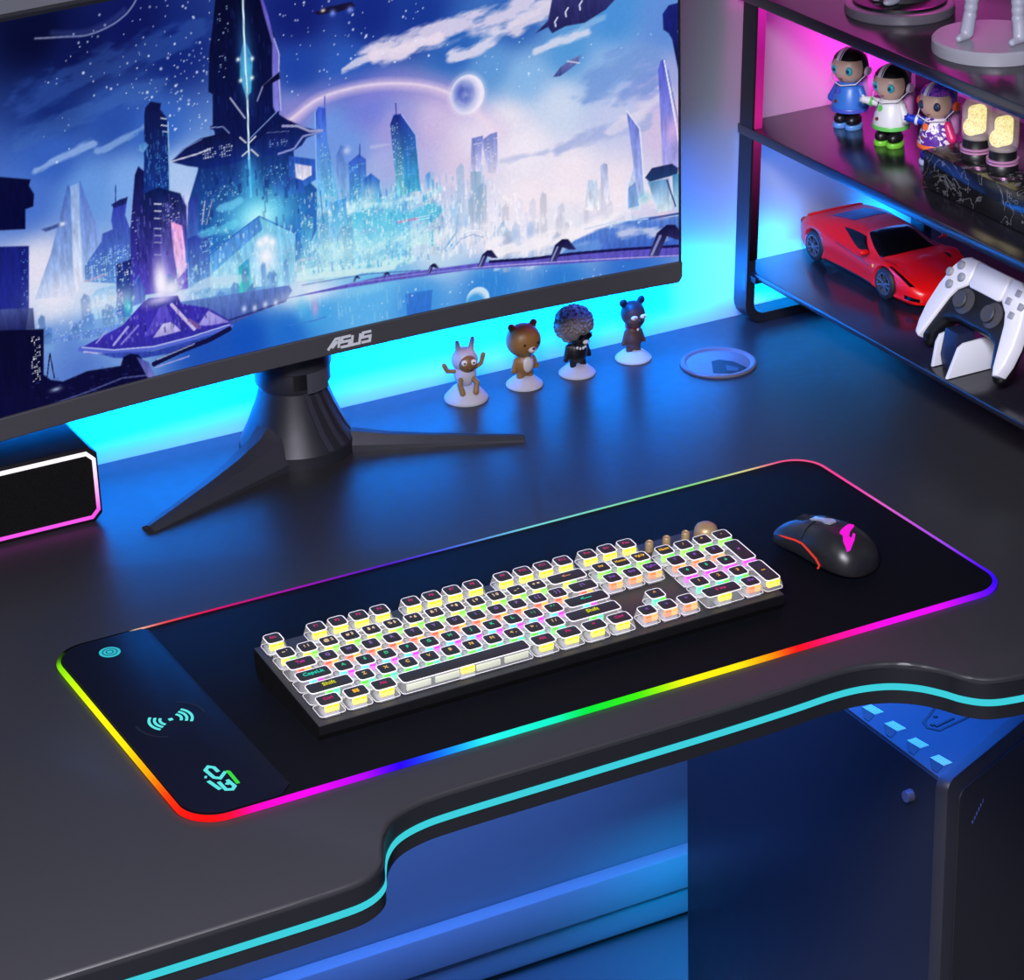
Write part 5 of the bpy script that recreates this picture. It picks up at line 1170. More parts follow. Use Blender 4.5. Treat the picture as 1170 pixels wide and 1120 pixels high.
# 3: round curly-haired figure in a black suit
t = thing('toy_figurine', 'small toy figure with a huge grey curly hairdo and black suit on a white base', 'figurine', (1.3260, 2.4065, 0), math.radians(4), GF)
base(t, .0195, .0100)
b = B(); b.ell((0, 0, .0250), (.0120, .0098, .0135)); b.ell((.002, -.003, .0400), (.0108, .0098, .0100))
for s in (-1, 1): capsule(b, (s * .0055, -.001, .0160), (s * .0062, -.002, .0095), .0038, .0034); capsule(b, (s * .0102, 0, .0310), (s * .0142, -.001, .0185), .0034, .0030)
obj('body', b, vinyl('black_suit', (22, 20, 26)), t, remesh=.0008, smooth_it=5)
rnd = random.Random(3)
b = B(); b.ell((-.001, .003, .0545), (.0200, .0180, .0190), seg=32, rings=20)
for k in range(260):
    u_, v_ = rnd.uniform(-1, 1), rnd.uniform(0, 2 * PI); q = math.sqrt(1 - u_ * u_)
    d_ = Vector((q * math.cos(v_), q * math.sin(v_), u_))
    if d_.y < -.35 and d_.z < -.25: continue
    b.ell((-.001 + d_.x * .0200, .003 + d_.y * .0180, .0545 + d_.z * .0190), (.0022,) * 3, seg=8, rings=5)
obj('hair', b, vinyl('grey_curls', (126, 116, 116), .6), t, smooth=60)
b = B(); b.ell((-.0030, -.0132, .0445), (.0040, .0016, .0032)); b.ell((.0068, -.0132, .0445), (.0040, .0016, .0032)); b.tube([(-.006, -.0128, .046), (.002, -.0140, .046), (.011, -.0124, .047)], .0008)
obj('glasses', b, mat('dark_lens', (8, 8, 10), 0.15, noise=0.03), t, smooth=60)
obj('snout', B().ell((.0028, -.0136, .0385), (.0036, .0024, .0024)), vinyl('cream_vinyl', 0), t, smooth=60)
b = B()
for k, a in enumerate((-38, -18, 4, 26)): b.ell((.001 + .0085 * math.sin(math.radians(a)), -.0098 * math.cos(math.radians(a)) - .0004, .0305 + .0016 * abs(k - 1.5) * .5), (.0014, .0009, .0017), seg=10, rings=6)
obj('necklace', b, m_eyew, t, smooth=60)
# 4: slim dark bear
t = thing('toy_figurine', 'small slim dark brown bear figurine with a red collar on a white base', 'figurine', (1.3955, 2.4100, 0), math.radians(-2), GF)
base(t, .0195, .0095)
b = B(); b.ell((0, 0, .0230), (.0098, .0085, .0130)); b.ell((0, 0, .0300), (.0085, .0075, .0100)); b.ell((0, 0, .0510), (.0132, .0122, .0135)); b.ell((0, -.004, .045), (.0110, .0095, .0085))
for s in (-1, 1):
    b.ell((s * .0105, .001, .0635), (.0046, .0030, .0046)); capsule(b, (s * .0046, 0, .0140), (s * .0054, -.001, .0085), .0038, .0034); capsule(b, (s * .0082, 0, .0310), (s * .0118, -.001, .0190), .0024, .0026)
obj('body', b, vinyl('umber_vinyl', (84, 62, 58)), t, remesh=.0008, smooth_it=5)
for s in (-1, 1): face_eye(t, 'eye', (s * .0054 + .001, -.0118, .0500), (.0040, .0016, .0024), pupil=(.0009, .0004, 0))
obj('nose', B().ell((.0015, -.0136, .0452), (.0022, .0016, .0018)), m_eyek, t, smooth=60)
obj('collar', B().lathe([(.0062, .0365), (.0082, .0360), (.0084, .0385), (.0064, .0390), (.0062, .0365)], n=28), vinyl('red_ribbon', (120, 24, 34)), t, smooth=60)
obj('collar_charm', B().ell((.001, -.0090, .0352), (.0013, .0009, .0015)), m_eyew, t, smooth=60)

# ------------------------------------------------------------------ astronaut toys on the middle shelf
def astronaut(label, loc, rz, suit, trim, boot, sole, hel, eye, pod, armc, arm_up, pattern=None):
    t = thing('astronaut_figurine', label, 'figurine', loc, rz, 'astronaut figurines on the middle shelf')
    V = lambda n, c: vinyl(n + '_%d_%d_%d' % tuple(c), c, .35)
    for s in (-1, 1):
        b = B(); b.ell((s * .0074, -.0030, .0090), (.0076, .0105, .0072)); capsule(b, (s * .0062, 0, .0120), (s * .0056, 0, .0200), .0054)
        bt = obj('boot', b, V('boot', boot), t, remesh=.0008, smooth_it=3)
        obj('sole', B().lathe([(0, 0), (.95, 0), (1.0, .0018), (1.0, .0040), (.93, .0050), (0, .0050)], n=32, M=Matrix.Translation((s * .0074, -.0030, 0)) @ Matrix.Diagonal((.0084, .0114, 1, 1))), V('sole', sole), bt, smooth=50)
    b = B(); b.lathe([(0, .0180), (.0165, .0185), (.0190, .0205), (.0188, .0250), (.0165, .0350), (.0138, .0430), (.0105, .0490), (0, .0500)], n=36)
    body = obj('suit', b, pattern or V('suit', suit), t, smooth=60)
    obj('hem_band', B().lathe([(.0170, .0178), (.0196, .0190), (.0198, .0222), (.0192, .0232)], n=36), V('trim', trim), body, smooth=60)
    obj('chest_badge', B().cyl((-.0045, -.0128, .0405), (-.0047, -.0144, .0409), .0034, n=20), V('badge', trim), body, smooth=40)
    obj('button', B().cyl((-.0060, -.0160, .0300), (-.0062, -.0176, .0302), .0019, n=16), V('btn', (120, 50, 50)), body, smooth=40)
    b = B(); b.tube([(-.0100 - .0002, -.0078, .0465), (-.0102, -.0102, .0400), (-.0108, -.0118, .0360)], .0007)
    obj('zip', b, V('zip', (24, 22, 40)), body, smooth=60)
    hd = obj('head', B().ell((0, -.002, .0645), (.0178, .0168, .0172), seg=32, rings=20), vinyl('skin_vinyl', (206, 170, 150), .4), t, smooth=60)
    for s in (-1, 1):
        e = obj('eye', B().ell((s * .0082, -.0158, .0640), (.0046, .0024, .0046), seg=18, rings=10), V('eye', eye), hd, smooth=60)
        obj('pupil', B().ell((s * .0082, -.0180, .0640), (.0020, .0008, .0020), seg=12, rings=8), V('pupil', (20, 70, 90)), e, smooth=60)
    obj('mouth', B().ell((0, -.0172, .0555), (.0022, .0010, .0007), seg=12, rings=6), V('mouth', (150, 70, 70)), hd, smooth=60)
    # helmet: shell over crown and back, open at the face
    R0 = .0196; b = B()
    t2 = bmesh.new(); bmesh.ops.create_uvsphere(t2, u_segments=36, v_segments=24, radius=R0)
    kill = [v for v in t2.verts if (v.co.y < -.0040 and v.co.z < .0075 - (v.co.y + .004) * .15) or v.co.z < -.0165]
    bmesh.ops.delete(t2, geom=kill, context='VERTS')
    r = bmesh.ops.solidify(t2, geom=list(t2.faces), thickness=.0012)
    b._merge(t2, Matrix.Translation((0, -.001, .0650)))
    hm = obj('helmet', b, hel if not isinstance(hel, tuple) else V('helmet', hel), t, smooth=50)
    for x0, x1, c in ((-.0066, -.0024, (232, 228, 232)), (-.0012, -.0002, (200, 196, 210))):
        b = B(); rings = []
        for k in range(15):
            a = math.radians(28 + 118 * k / 14); RR = R0 + .0005
            ring = []
            for x_, rr_ in ((x0, RR), (x1, RR), (x1, RR - .001), (x0, RR - .001)):
                q = math.sqrt(max(1e-9, rr_ * rr_ - x_ * x_)); ring.append(Vector((x_, -.001 - q * math.cos(a), .0650 + q * math.sin(a))))
            rings.append(ring)
        obj('helmet_stripe', b.loft(rings), V('stripe', c), hm, smooth=50)
    for s in (-1, 1): obj('ear_pod', B().cyl((s * .0178, .001, .0625), (s * .0226, .001, .0625), .0050, .0044, n=24), V('pod', pod), hm, smooth=40)
    obj('chin_strap', B().tube([(-.0196, -.0005, .0590), (-.0150, -.0130, .0505), (0, -.0178, .0480), (.0150, -.0130, .0505), (.0196, -.0005, .0590)], .0006), V('strap', (226, 220, 230)), hm, smooth=60)
    b = B(); b.box((0, .0190, .0400), (.0250, .0130, .0310), bevel=.0050, seg=3); b.box((0, .0200, .0640), (.0190, .0080, .0210), bevel=.0038, seg=3)
    obj('backpack', b, V('pack_pink_lit', (238, 160, 226)), t, smooth=50)  # pink of the light from behind is put into the pack colour
    b = B(); capsule(b, (.0130, -.002, .0420), (.0200, -.004, .0300), .0048, .0050); obj('arm', b, V('arm', suit), t, remesh=.0008, smooth_it=4)
    b = B()
    if arm_up:
        capsule(b, (-.0120, -.002, .0420), (-.0240, -.006, .0435), .0046, .0044)
        a = obj('arm', b, V('arm', armc), t, remesh=.0008, smooth_it=4)
        obj('cuff', B().cyl((-.0190, -.0045, .0428), (-.0216, -.0052, .0432), .0054, n=24), V('cuff', trim if armc[0] > 150 else (216, 226, 240)), a, smooth=40)
        b = B(); capsule(b, (-.0260, -.007, .0440), (-.0290, -.008, .0442), .0040, .0036); b.ell((-.0282, -.0098, .0478), (.0014, .0014, .0026)); b.ell((-.0315, -.0080, .0450), (.0026, .0014, .0014)); b.ell((-.0312, -.0090, .0425), (.0026, .0014, .0014)); b.ell((-.0298, -.0068, .0405), (.0024, .0014, .0014))
        obj('hand', b, V('glove', (220, 220, 226) if armc[0] > 150 else armc), a, remesh=.0006, smooth_it=2)
    else:
        capsule(b, (-.0130, -.002, .0420), (-.0200, -.003, .0290), .0048, .0050); obj('arm', b, V('arm', armc), t, remesh=.0008, smooth_it=4)
    return t
ZM = SHZ[1] + .0002
RZ = math.radians(-68)
astronaut('blue-suited astronaut figurine with blue soles, rearmost on the middle shelf', (1.6385, 2.3755, ZM), RZ, (56, 120, 214), (70, 90, 200), (20, 16, 22), (96, 150, 214), (18, 12, 20), (52, 176, 190), (226, 196, 220), (50, 90, 200), False)
astronaut('white-suited astronaut figurine with green soles and badge on the middle shelf', (1.6405, 2.3040, ZM), RZ, (222, 222, 226), (104, 196, 96), (20, 16, 22), (120, 200, 60), (18, 12, 20), (52, 176, 190), (230, 206, 226), (222, 222, 226), True)
def splotch(name, a, c, sc, thr):
    m = bpy.data.materials.new(name); m.use_nodes = True; nt = m.node_tree; p = nt.nodes['Principled BSDF']; p.inputs['Roughness'].default_value = .35
    tc = nt.nodes.new('ShaderNodeTexCoord'); n = nt.nodes.new('ShaderNodeTexNoise'); n.inputs['Scale'].default_value = sc; n.inputs['Distortion'].default_value = 1.5
    rp = nt.nodes.new('ShaderNodeValToRGB'); rp.color_ramp.interpolation = 'CONSTANT'; rp.color_ramp.elements[0].color = (*lin(a), 1); rp.color_ramp.elements[1].position = thr; rp.color_ramp.elements[1].color = (*lin(c), 1)
    nt.links.new(tc.outputs['Object'], n.inputs['Vector']); nt.links.new(n.outputs['Fac'], rp.inputs[0]); nt.links.new(rp.outputs[0], p.inputs['Base Color']); return m
astronaut('purple patterned astronaut figurine with orange ear pods, partly behind the marble box', (1.6435, 2.2295, ZM), RZ, (210, 40, 110), (236, 110, 50), (24, 24, 120), (180, 190, 230), splotch('nebula_helmet', (70, 40, 170), (150, 70, 190), 130, .5), (60, 50, 90), (240, 92, 30), (24, 56, 190), True, splotch('camo_suit', (92, 40, 150), (232, 226, 240), 110, .5))

# ------------------------------------------------------------------ marble box with glow tubes
m_marble = bpy.data.materials.new('black_marble'); m_marble.use_nodes = True
nt = m_marble.node_tree; p = nt.nodes['Principled BSDF']; p.inputs['Roughness'].default_value = .14
tc = nt.nodes.new('ShaderNodeTexCoord'); n1 = nt.nodes.new('ShaderNodeTexNoise'); n1.inputs['Scale'].default_value = 28; n1.inputs['Detail'].default_value = 8; n1.inputs['Distortion'].default_value = 1.2
rp = nt.nodes.new('ShaderNodeValToRGB'); e = rp.color_ramp.elements
e[0].position = .0; e[0].color = (.006, .006, .008, 1); e[1].position = 1; e[1].color = (.012, .012, .016, 1)
for pos, c in ((.482, .008), (.497, .16), (.512, .010)): q = rp.color_ramp.elements.new(pos); q.color = (c, c, c * 1.1, 1)
nt.links.new(tc.outputs['Object'], n1.inputs['Vector']); nt.links.new(n1.outputs['Fac'], rp.inputs[0]); nt.links.new(rp.outputs[0], p.inputs['Base Color'])
amp = thing('tube_amplifier', 'black marble box carrying two glowing yellow tubes on the middle shelf', 'amplifier', (1.642, 2.079, ZM))
obj('marble_case', B().box((1.638, 2.079, ZM + .0195), (.094, .200, .0375), bevel=.0012), m_marble, amp, W(amp), smooth=30)
b = B()
for y in (2.00, 2.16): b.cyl((1.61, y, ZM), (1.61, y, ZM + .001), .006, n=16); b.cyl((1.675, y, ZM), (1.675, y, ZM + .001), .006, n=16)
obj('pad_foot', b, m_dark, amp, W(amp))
obj('knob', B().cyl((1.5912, 2.157, .2373), (1.5845, 2.157, .2373), .0052, .0048, n=24).cyl((1.5850, 2.157, .2373), (1.5810, 2.157, .2373), .0018, n=12), m_dark, amp, W(amp), smooth=40)
ZT = ZM + .0383
m_tube = bpy.data.materials.new('tube_glow'); m_tube.use_nodes = True
nt = m_tube.node_tree; nt.nodes.clear(); o_ = nt.nodes.new('ShaderNodeOutputMaterial'); em = nt.nodes.new('ShaderNodeEmission'); tc = nt.nodes.new('ShaderNodeTexCoord'); wv = nt.nodes.new('ShaderNodeTexNoise'); wv.inputs['Scale'].default_value = 260; wv.inputs['Distortion'].default_value = 2
rp = nt.nodes.new('ShaderNodeValToRGB'); rp.color_ramp.elements[0].position = .36; rp.color_ramp.elements[0].color = (*lin((226, 190, 92)), 1); rp.color_ramp.elements[1].position = .5; rp.color_ramp.elements[1].color = (*lin((255, 246, 168)), 1)
nt.links.new(tc.outputs['Object'], wv.inputs['Vector']); nt.links.new(wv.outputs['Fac'], rp.inputs[0]); nt.links.new(rp.outputs[0], em.inputs['Color']); em.inputs['Strength'].default_value = 1.15; nt.links.new(em.outputs[0], o_.inputs[0])
m_glass = mat('tube_glass', (255, 236, 246), 0.06, alpha=0.22, noise=0.02)
m_band = mat('socket_band', (214, 150, 196), 0.25, metal=0.4, noise=0.05)
for x, y in ((1.6200, 2.1340), (1.6200, 2.0920)):
    sk_ = obj('tube_socket', B().lathe([(0, ZT), (.0155, ZT), (.0150, ZT + .006), (.0138, ZT + .0075), (.0130, ZT + .0185), (.0110, ZT + .0205), (0, ZT + .0205)], (x, y, 0), n=32), m_dark, amp, W(amp), smooth=40)
    for zz in (.0066, .0096): obj('socket_band', B().lathe([(.0135, ZT + zz), (.0156, ZT + zz), (.0156, ZT + zz + .0018), (.0135, ZT + zz + .0018)], (x, y, 0), n=32), m_band, sk_, smooth=40)
    b = B(); b.box((x, y, ZT + .0375), (.0185, .0120, .0290), bevel=.0048, seg=3); b.ell((x - .004, y + .0035, ZT + .0300), (.0085, .0075, .0090))
    obj('glow_body', b, m_tube, amp, W(amp), remesh=.0008, smooth_it=3)
    obj('glass_shell', B().lathe([(.0138, ZT + .0200), (.0146, ZT + .0260), (.0146, ZT + .0500), (.0120, ZT + .0560), (.0050, ZT + .0590), (0, ZT + .0595)], (x, y, 0), n=32), m_glass, amp, W(amp), smooth=60)
    obj('glass_tip', B().lathe([(.006, ZT + .0585), (.0066, ZT + .0600), (.004, ZT + .0625), (0, ZT + .0630)], (x, y, 0), n=24), m_band, amp, W(amp), smooth=50)

# ------------------------------------------------------------------ statues on the top shelf
ZS = SHZ[2] + .0002
m_pale = mat('pale_resin', (150, 152, 168), 0.35, noise=0.06)
t = thing('statuette', 'dark-robed statuette on a round grey-rimmed base, rear of the top shelf', 'statuette', (1.6340, 2.2860, ZS), 0, 'statuettes on the top shelf')
obj('base', B().lathe([(0, 0), (.0545, 0), (.0550, .0020), (.0545, .0085), (.0530, .0098), (.0500, .0100), (0, .0100)], n=64), mat('grey_resin', (88, 84, 94), 0.35, noise=0.05), t, smooth=40)
obj('plinth', B().lathe([(0, .0100), (.0470, .0101), (.0465, .0130), (.0440, .0140), (0, .0140)], n=56), mat('black_resin', (14, 12, 16), 0.3, noise=0.05), t, smooth=40)
obj('robe', B().lathe([(0, .0142), (.034, .0142), (.030, .030), (.022, .070), (.016, .105), (.019, .135), (.013, .150), (.006, .154), (0, .155)], (.004, .006, 0), n=40), mat('black_cloth', (18, 15, 22), 0.7, noise=0.1, bump=.2), t, smooth=50)
obj('head', B().ell((.004, .006, .170), (.014, .015, .018)), m_pale, t, smooth=60)
for s in (-1, 1): obj('foot', B().ell((-.022, .012 + s * .010 - .02, .0175), (.013, .006, .0042), rot=(0, 0, .35)), m_pale, t, smooth=60)
t = thing('statuette', 'pale long-legged statuette on a thick round white base, front of the top shelf', 'statuette', (1.6300, 2.1280, ZS), 0, 'statuettes on the top shelf')
obj('base', B().lathe([(0, 0), (.0575, 0), (.0580, .0020), (.0578, .0110), (.0560, .0130), (0, .0131)], n=64), mat('white_resin', (138, 138, 148), 0.3, noise=0.05), t, smooth=40)
b = B()
LA, LB = (-.0270, .0050), (.0060, -.0330)
for (x, y), tx in ((LA, (-.006, .006)), (LB, (.010, -.012))):
    capsule(b, (x, y, .0200), (x * .9 + tx[0] * .1, y * .9, .036), .0072, .0066); capsule(b, (x * .9, y * .9, .036), (x * .7 + tx[0] * .3, y * .7 + tx[1] * .3, .075), .0066, .0088); capsule(b, (x * .7 + tx[0] * .3, y * .7 + tx[1] * .3, .075), (tx[0], tx[1], .120), .0088, .0115)
    capsule(b, (x, y, .0175), (x - .0120, y - .004, .0165), .0052, .0038)
b.ell((0, 0, .150), (.020, .016, .030)); b.ell((0, 0, .185), (.022, .016, .022)); capsule(b, (0, 0, .2), (0, 0, .212), .006)
obj('body', b, m_pale, t, remesh=.0012, smooth_it=5)
obj('head', B().ell((0, 0, .225), (.014, .015, .018)), m_pale, t, smooth=60)
b = B(); k = 10; ring0 = []; pts_hi = []; pts_lo = []
for i in range(k * 2):
    a = 2 * PI * i / (k * 2); zz = .060 if i % 2 else .076
    pts_lo.append(Vector((.033 * math.cos(a), .033 * math.sin(a), zz))); pts_hi.append(Vector((.017 * math.cos(a), .017 * math.sin(a), .150)))
inn_lo = [Vector((p_.x * .95, p_.y * .95, p_.z + .0003)) for p_ in pts_lo]; inn_hi = [Vector((p_.x * .93, p_.y * .93, p_.z)) for p_ in pts_hi]
b.loft([pts_hi, pts_lo, inn_lo, inn_hi, pts_hi], cap=False)
obj('skirt', b, m_pale, t, smooth=0)
b = B(); b.tube([p_ * 1.005 for p_ in pts_lo], .0013, n=6, closed=True); obj('skirt_hem', b, mat('black_resin', 0), t, smooth=40)

# ------------------------------------------------------------------ red toy sports car on the lower shelf
ZL = SHZ[0] + .0002
car = thing('toy_car', 'red toy sports car with black windows on the lower shelf', 'toy car', (1.6660, 2.2255, ZL), math.radians(-.6))
# stations: distance from nose, half width, underside, shoulder, roof centre, roof half width  (mm)
CST = [(0, 20, 9, 14, 16.5, 12), (4, 33, 6, 18, 20.5, 18), (14, 41, 5, 23.5, 25, 24), (30, 45, 5, 31, 29, 27), (54, 47.5, 5, 37.5, 33, 28), (72, 46.5, 5, 35.5, 36.5, 30), (95, 45, 5, 35, 45.5, 29), (114, 45, 5, 35.5, 52, 27),
       (135, 45.5, 5, 36.5, 54, 26), (155, 47, 5, 38.5, 52, 26.5), (175, 48, 5.5, 40, 48.5, 29), (190, 47.5, 6, 40, 45.5, 31), (208, 45.5, 8, 38.5, 42.5, 32), (220, 41, 12, 35.5, 39.5, 31), (226, 36, 17, 32, 35, 27)]
def cr1(p0, p1, p2, p3, t): return 0.5 * (2 * p1 + (p2 - p0) * t + (2 * p0 - 5 * p1 + 4 * p2 - p3) * t * t + (3 * p1 - p0 - 3 * p2 + p3) * t ** 3)
def cst(s):
    for i in range(len(CST) - 1):
        if s <= CST[i + 1][0]: break
    t = (s - CST[i][0]) / (CST[i + 1][0] - CST[i][0]); g = [CST[max(0, min(len(CST) - 1, i + k))] for k in (-1, 0, 1, 2)]
    return [cr1(g[0][c], g[1][c], g[2][c], g[3][c], t) for c in range(1, 6)]
def cprof(s):
    w, zb, zs, zr, wr = cst(s)
    return [(0, zr), (wr * .55, zr - .4), (wr * .93, zs + (zr - zs) * .90), (wr + (w * .87 - wr) * .55, zs + (zr - zs) * .42 + .6), (w * .88, zs + .8), (w * .965, zs - 2.2), (w, zb + (zs - zb) * .58), (w * .985, zb + (zs - zb) * .30), (w, zb + 3.5), (w * .93, zb), (0, zb)]
def cpt(s, t, o=0.0, side=1):
    """point on the car skin: s mm from nose, t 0 (roof centre) .. 10 (underside), o offset outward in mm"""
    def raw(s, t):
        P = cprof(max(0, min(226, s))); i = max(0, min(len(P) - 2, int(t))); f = t - i
        g = [P[max(0, min(len(P) - 1, i + k))] for k in (-1, 0, 1, 2)]
        if i == 0: g[0] = (-P[1][0], P[1][1])
        if i >= 8: return Vector((P[i][0] + (P[i + 1][0] - P[i][0]) * f, s, P[i][1] + (P[i + 1][1] - P[i][1]) * f))
        return Vector((cr1(g[0][0], g[1][0], g[2][0], g[3][0], f), s, cr1(g[0][1], g[1][1], g[2][1], g[3][1], f)))
    p = raw(s, t)
    if o:
        a = raw(s, min(9.9, t + .05)) - raw(s, max(0, t - .05)); c = raw(min(226, s + 1), t) - raw(max(0, s - 1), t); n = c.cross(a)
        if n.length > 1e-9:
            n.normalize()
            if n.dot(Vector((p.x, 0, p.z - 20))) < 0: n = -n
            p = p + n * o
    return Vector((side * p.x, p.y, p.z)) * .001
b = B(); rings = []
tt = [0, .4, .8, 1.2, 1.6, 2, 2.35, 2.7, 3, 3.4, 3.8, 4.2, 4.6, 5, 5.5, 6, 6.5, 7, 7.5, 8, 9, 9.99]
for s in [0, 1, 2.5, 4, 6, 9, 12] + list(range(16, 220, 4)) + [220, 223, 225, 226]:
    rings.append([cpt(s, t) for t in tt] + [cpt(s, t, 0, -1) for t in reversed(tt[1:-1])])
b.loft(rings)
m_red = mat('car_paint', (214, 12, 14), 0.36, coat=0.15, noise=0.03, spec=0.3)
body = obj('body', b, m_red, car, smooth=45)
WHEELS = [(54, 1), (54, -1), (186, 1), (186, -1)]; WR = .0168
cu = B()
for s, sd in WHEELS: cu.cyl((sd * .030, s * .001, WR), (sd * .060, s * .001, WR), .0186, n=40)
cut = obj('wheel_cut', cu, m_dark, car)
md = body.modifiers.new('b', 'BOOLEAN'); md.operation = 'DIFFERENCE'; md.object = cut; md.solver = 'EXACT'
bpy.context.view_layer.update()
nm = bpy.data.meshes.new_from_object(body.evaluated_get(bpy.context.evaluated_depsgraph_get())); body.modifiers.clear(); body.data = nm; nm.name = 'body'
bpy.data.objects.remove(cut)
def patch(name, corners, m, o=.45, ns=14, nt_=10, side=1, parent=None):
    """thin panel lying on the skin between four (s,t) corners"""
    (a, b_, c, d_) = corners; hi = []; lo = []
    for i in range(ns + 1):
        u = i / ns; rh = []; rl = []
        for j in range(nt_ + 1):
            v = j / nt_
            s = (a[0] * (1 - u) + b_[0] * u) * (1 - v) + (d_[0] * (1 - u) + c[0] * u) * v; t = (a[1] * (1 - u) + b_[1] * u) * (1 - v) + (d_[1] * (1 - u) + c[1] * u) * v
            sg = side if t >= 0 else -side
            rh.append(cpt(s, abs(t), o, sg)); rl.append(cpt(s, abs(t), -.5, sg))
        hi.append(rh); lo.append(rl)
    return obj(name, B().loft([hi[i] + list(reversed(lo[i])) for i in range(ns + 1)]), m, parent or car, smooth=40)
m_cg = mat('car_glass', (10, 9, 12), 0.12, noise=0.02)
patch('windshield', [(74, -3.2), (113, -2.05), (113, 2.05), (74, 3.2)], m_cg, nt_=20)
for sd in (1, -1):
    patch('side_window', [(91, 3.75), (112, 2.45), (150, 2.75), (112, 4.05)], m_cg, side=sd)
    patch('headlight', [(13, 4.0), (17, 4.75), (49, 4.55), (46, 4.15)], m_cg, side=sd, o=.5)
    patch('intake', [(6, 6.2), (22, 6.5), (22, 7.4), (6, 7.6)], m_cg, side=sd, o=.4)
    patch('door_crease', [(84, 5.5), (146, 5.1), (146, 5.3), (84, 5.7)], mat('car_paint_dark', (150, 8, 14), .3, coat=.4), side=sd, o=.3)
    patch('side_skirt', [(78, 7.7), (164, 7.7), (164, 8.6), (78, 8.6)], m_dark, side=sd, o=.5)
    b = B(); b.ell((sd * .0515, .084, .0425), (.0055, .0030, .0032)); b.tube([(sd * .0440, .086, .0395), (sd * .0500, .0845, .0420)], .0011)
    obj('mirror', b, m_red, car, smooth=60)
    obj('fender_badge', B().box(tuple(cpt(76, 5.4, .3, sd)), (.0008, .0030, .0036), bevel=.0003), mat('badge_yellow', (226, 190, 40), .3, noise=.03), car)
patch('engine_cover', [(148, -1.7), (190, -1.35), (190, 1.35), (148, 1.7)], mat('engine_glass', (40, 44, 84), .15, noise=.02), nt_=16)
for sd in (1, -1): obj('tail_light', B().ell(tuple(cpt(223, 4.6, -.6, sd)), (.0042, .0026, .0040), seg=16, rings=10), mat('tail_red', (120, 6, 10), .2), car, smooth=60)
patch('spoiler', [(213, -2.6), (224.5, -2.6), (224.5, 2.6), (213, 2.6)], m_red, o=1.5, nt_=20)
obj('front_grille', B().box((0, .0035, .0115), (.046, .006, .0060), bevel=.0012), m_dark, car)
m_tyre = mat('tyre_rubber', (20, 20, 22), .6, noise=.06); m_rim_ = mat('wheel_alloy', (96, 98, 104), .3, metal=.6, noise=.05)
w0 = None
for s, sd in WHEELS:
    if w0 is None:
        b = B(); b.lathe([(.0118, -.0050), (.0152, -.0050), (.0165, -.0035), (WR, 0), (.0165, .0035), (.0152, .0050), (.0118, .0050), (.0118, -.0050)], n=40, M=Matrix.Rotation(PI / 2, 4, 'Y'))
        w0 = obj('wheel', b, m_tyre, car, smooth=50)
        b = B(); RM = Matrix.Rotation(PI / 2, 4, 'Y')
        b.lathe([(.0106, .0052), (.0120, .0052), (.0120, -.003), (.0106, -.003), (.0106, .0052)], n=40, M=RM)
        for k in range(5):
            for q in (-.14, .14):
                a = 2 * PI * k / 5 + q * .6; a2 = 2 * PI * k / 5 + q * 1.8
                b.tube([(.0046, .0020 * math.cos(a), .0020 * math.sin(a)), (.0050, .0112 * math.cos(a2), .0112 * math.sin(a2))], .0009, n=6)
        b.cyl((.002, 0, 0), (.0056, 0, 0), .0026, n=16)
        r_ = obj('wheel_rim', b, m_rim_, w0, smooth=40)
        d_ = obj('brake_disc', B().cyl((.0, 0, 0), (.0015, 0, 0), .0108, n=32), mat('disc_dark', (34, 34, 38), .4, metal=.5), w0, smooth=40)
        w = w0
    else:
        w = w0.copy(); COL.objects.link(w); w.parent = car
        for ch in (r_, d_): c = ch.copy(); COL.objects.link(c); c.parent = w
    w.location = (sd * .0425, s * .001, WR); w.rotation_euler = (0, 0, 0 if sd > 0 else PI)

# ------------------------------------------------------------------ game controller leaning on its charging stand
m_cw = mat('controller_white', (214, 214, 224), .35, noise=.04); m_cb = mat('controller_black', (12, 12, 15), .4, noise=.05); m_cgry = mat('button_grey', (138, 140, 150), .4, noise=.04)
gp = thing('game_controller', 'white and black game controller propped on a white charging stand', 'controller', (1.575, 2.0715, ZL))
ex, ey, ez = Vector((0, -1, 0)), Vector((.5, 0, .866)), Vector((-.866, 0, .5))
GM = Matrix(((ex.x, ey.x, ez.x, 0), (ex.y, ey.y, ez.y, 0), (ex.z, ey.z, ez.z, .115 - ZL), (0, 0, 0, 1)))
def sym(P): return [(-x, y) for x, y in reversed(P)]
wing = [(-.0660, -.0310), (-.0690, -.0184), (-.0690, .0), (-.0650, .0215), (-.0575, .0430), (-.0500, .0535), (-.0400, .0580), (-.0278, .0577), (-.0268, .0396), (-.0272, .0325), (-.0380, .0245), (-.0440, .0140), (-.0500, -.0060), (-.0560, -.0260), (-.0600, -.0335)]
b = B()
core = [(-.0610, -.0330), (-.0660, -.010), (-.0630, .022), (-.0520, .050), (-.0300, .056), (.0300, .056), (.0520, .050), (.0630, .022), (.0660, -.010), (.0610, -.0330), (.0480, -.0300), (.0380, -.0080), (.0260, -.0040), (-.0260, -.0040), (-.0380, -.0080), (-.0480, -.0300)]
b.prism(core, -.020, -.0005, GM, bevel=.006, seg=3)
for s in (-1, 1): b.ell(GM @ Vector((s * .0560, -.018, -.012)), (.011, .011, .022), rot=GM.to_3x3().to_4x4() @ Matrix.Rotation(PI / 2, 4, 'X'))
obj('body', b, m_cb, gp, remesh=.0016, smooth_it=5)
for P in (wing, sym(wing)): obj('side_panel', B().prism(P, -.012, .0028, GM, bevel=.0022, seg=3), m_cw, gp, smooth=50)
tp = [(-.0248, .0575), (-.0256, .0345), (-.0215, .0312), (.0215, .0312), (.0256, .0345), (.0248, .0575)]
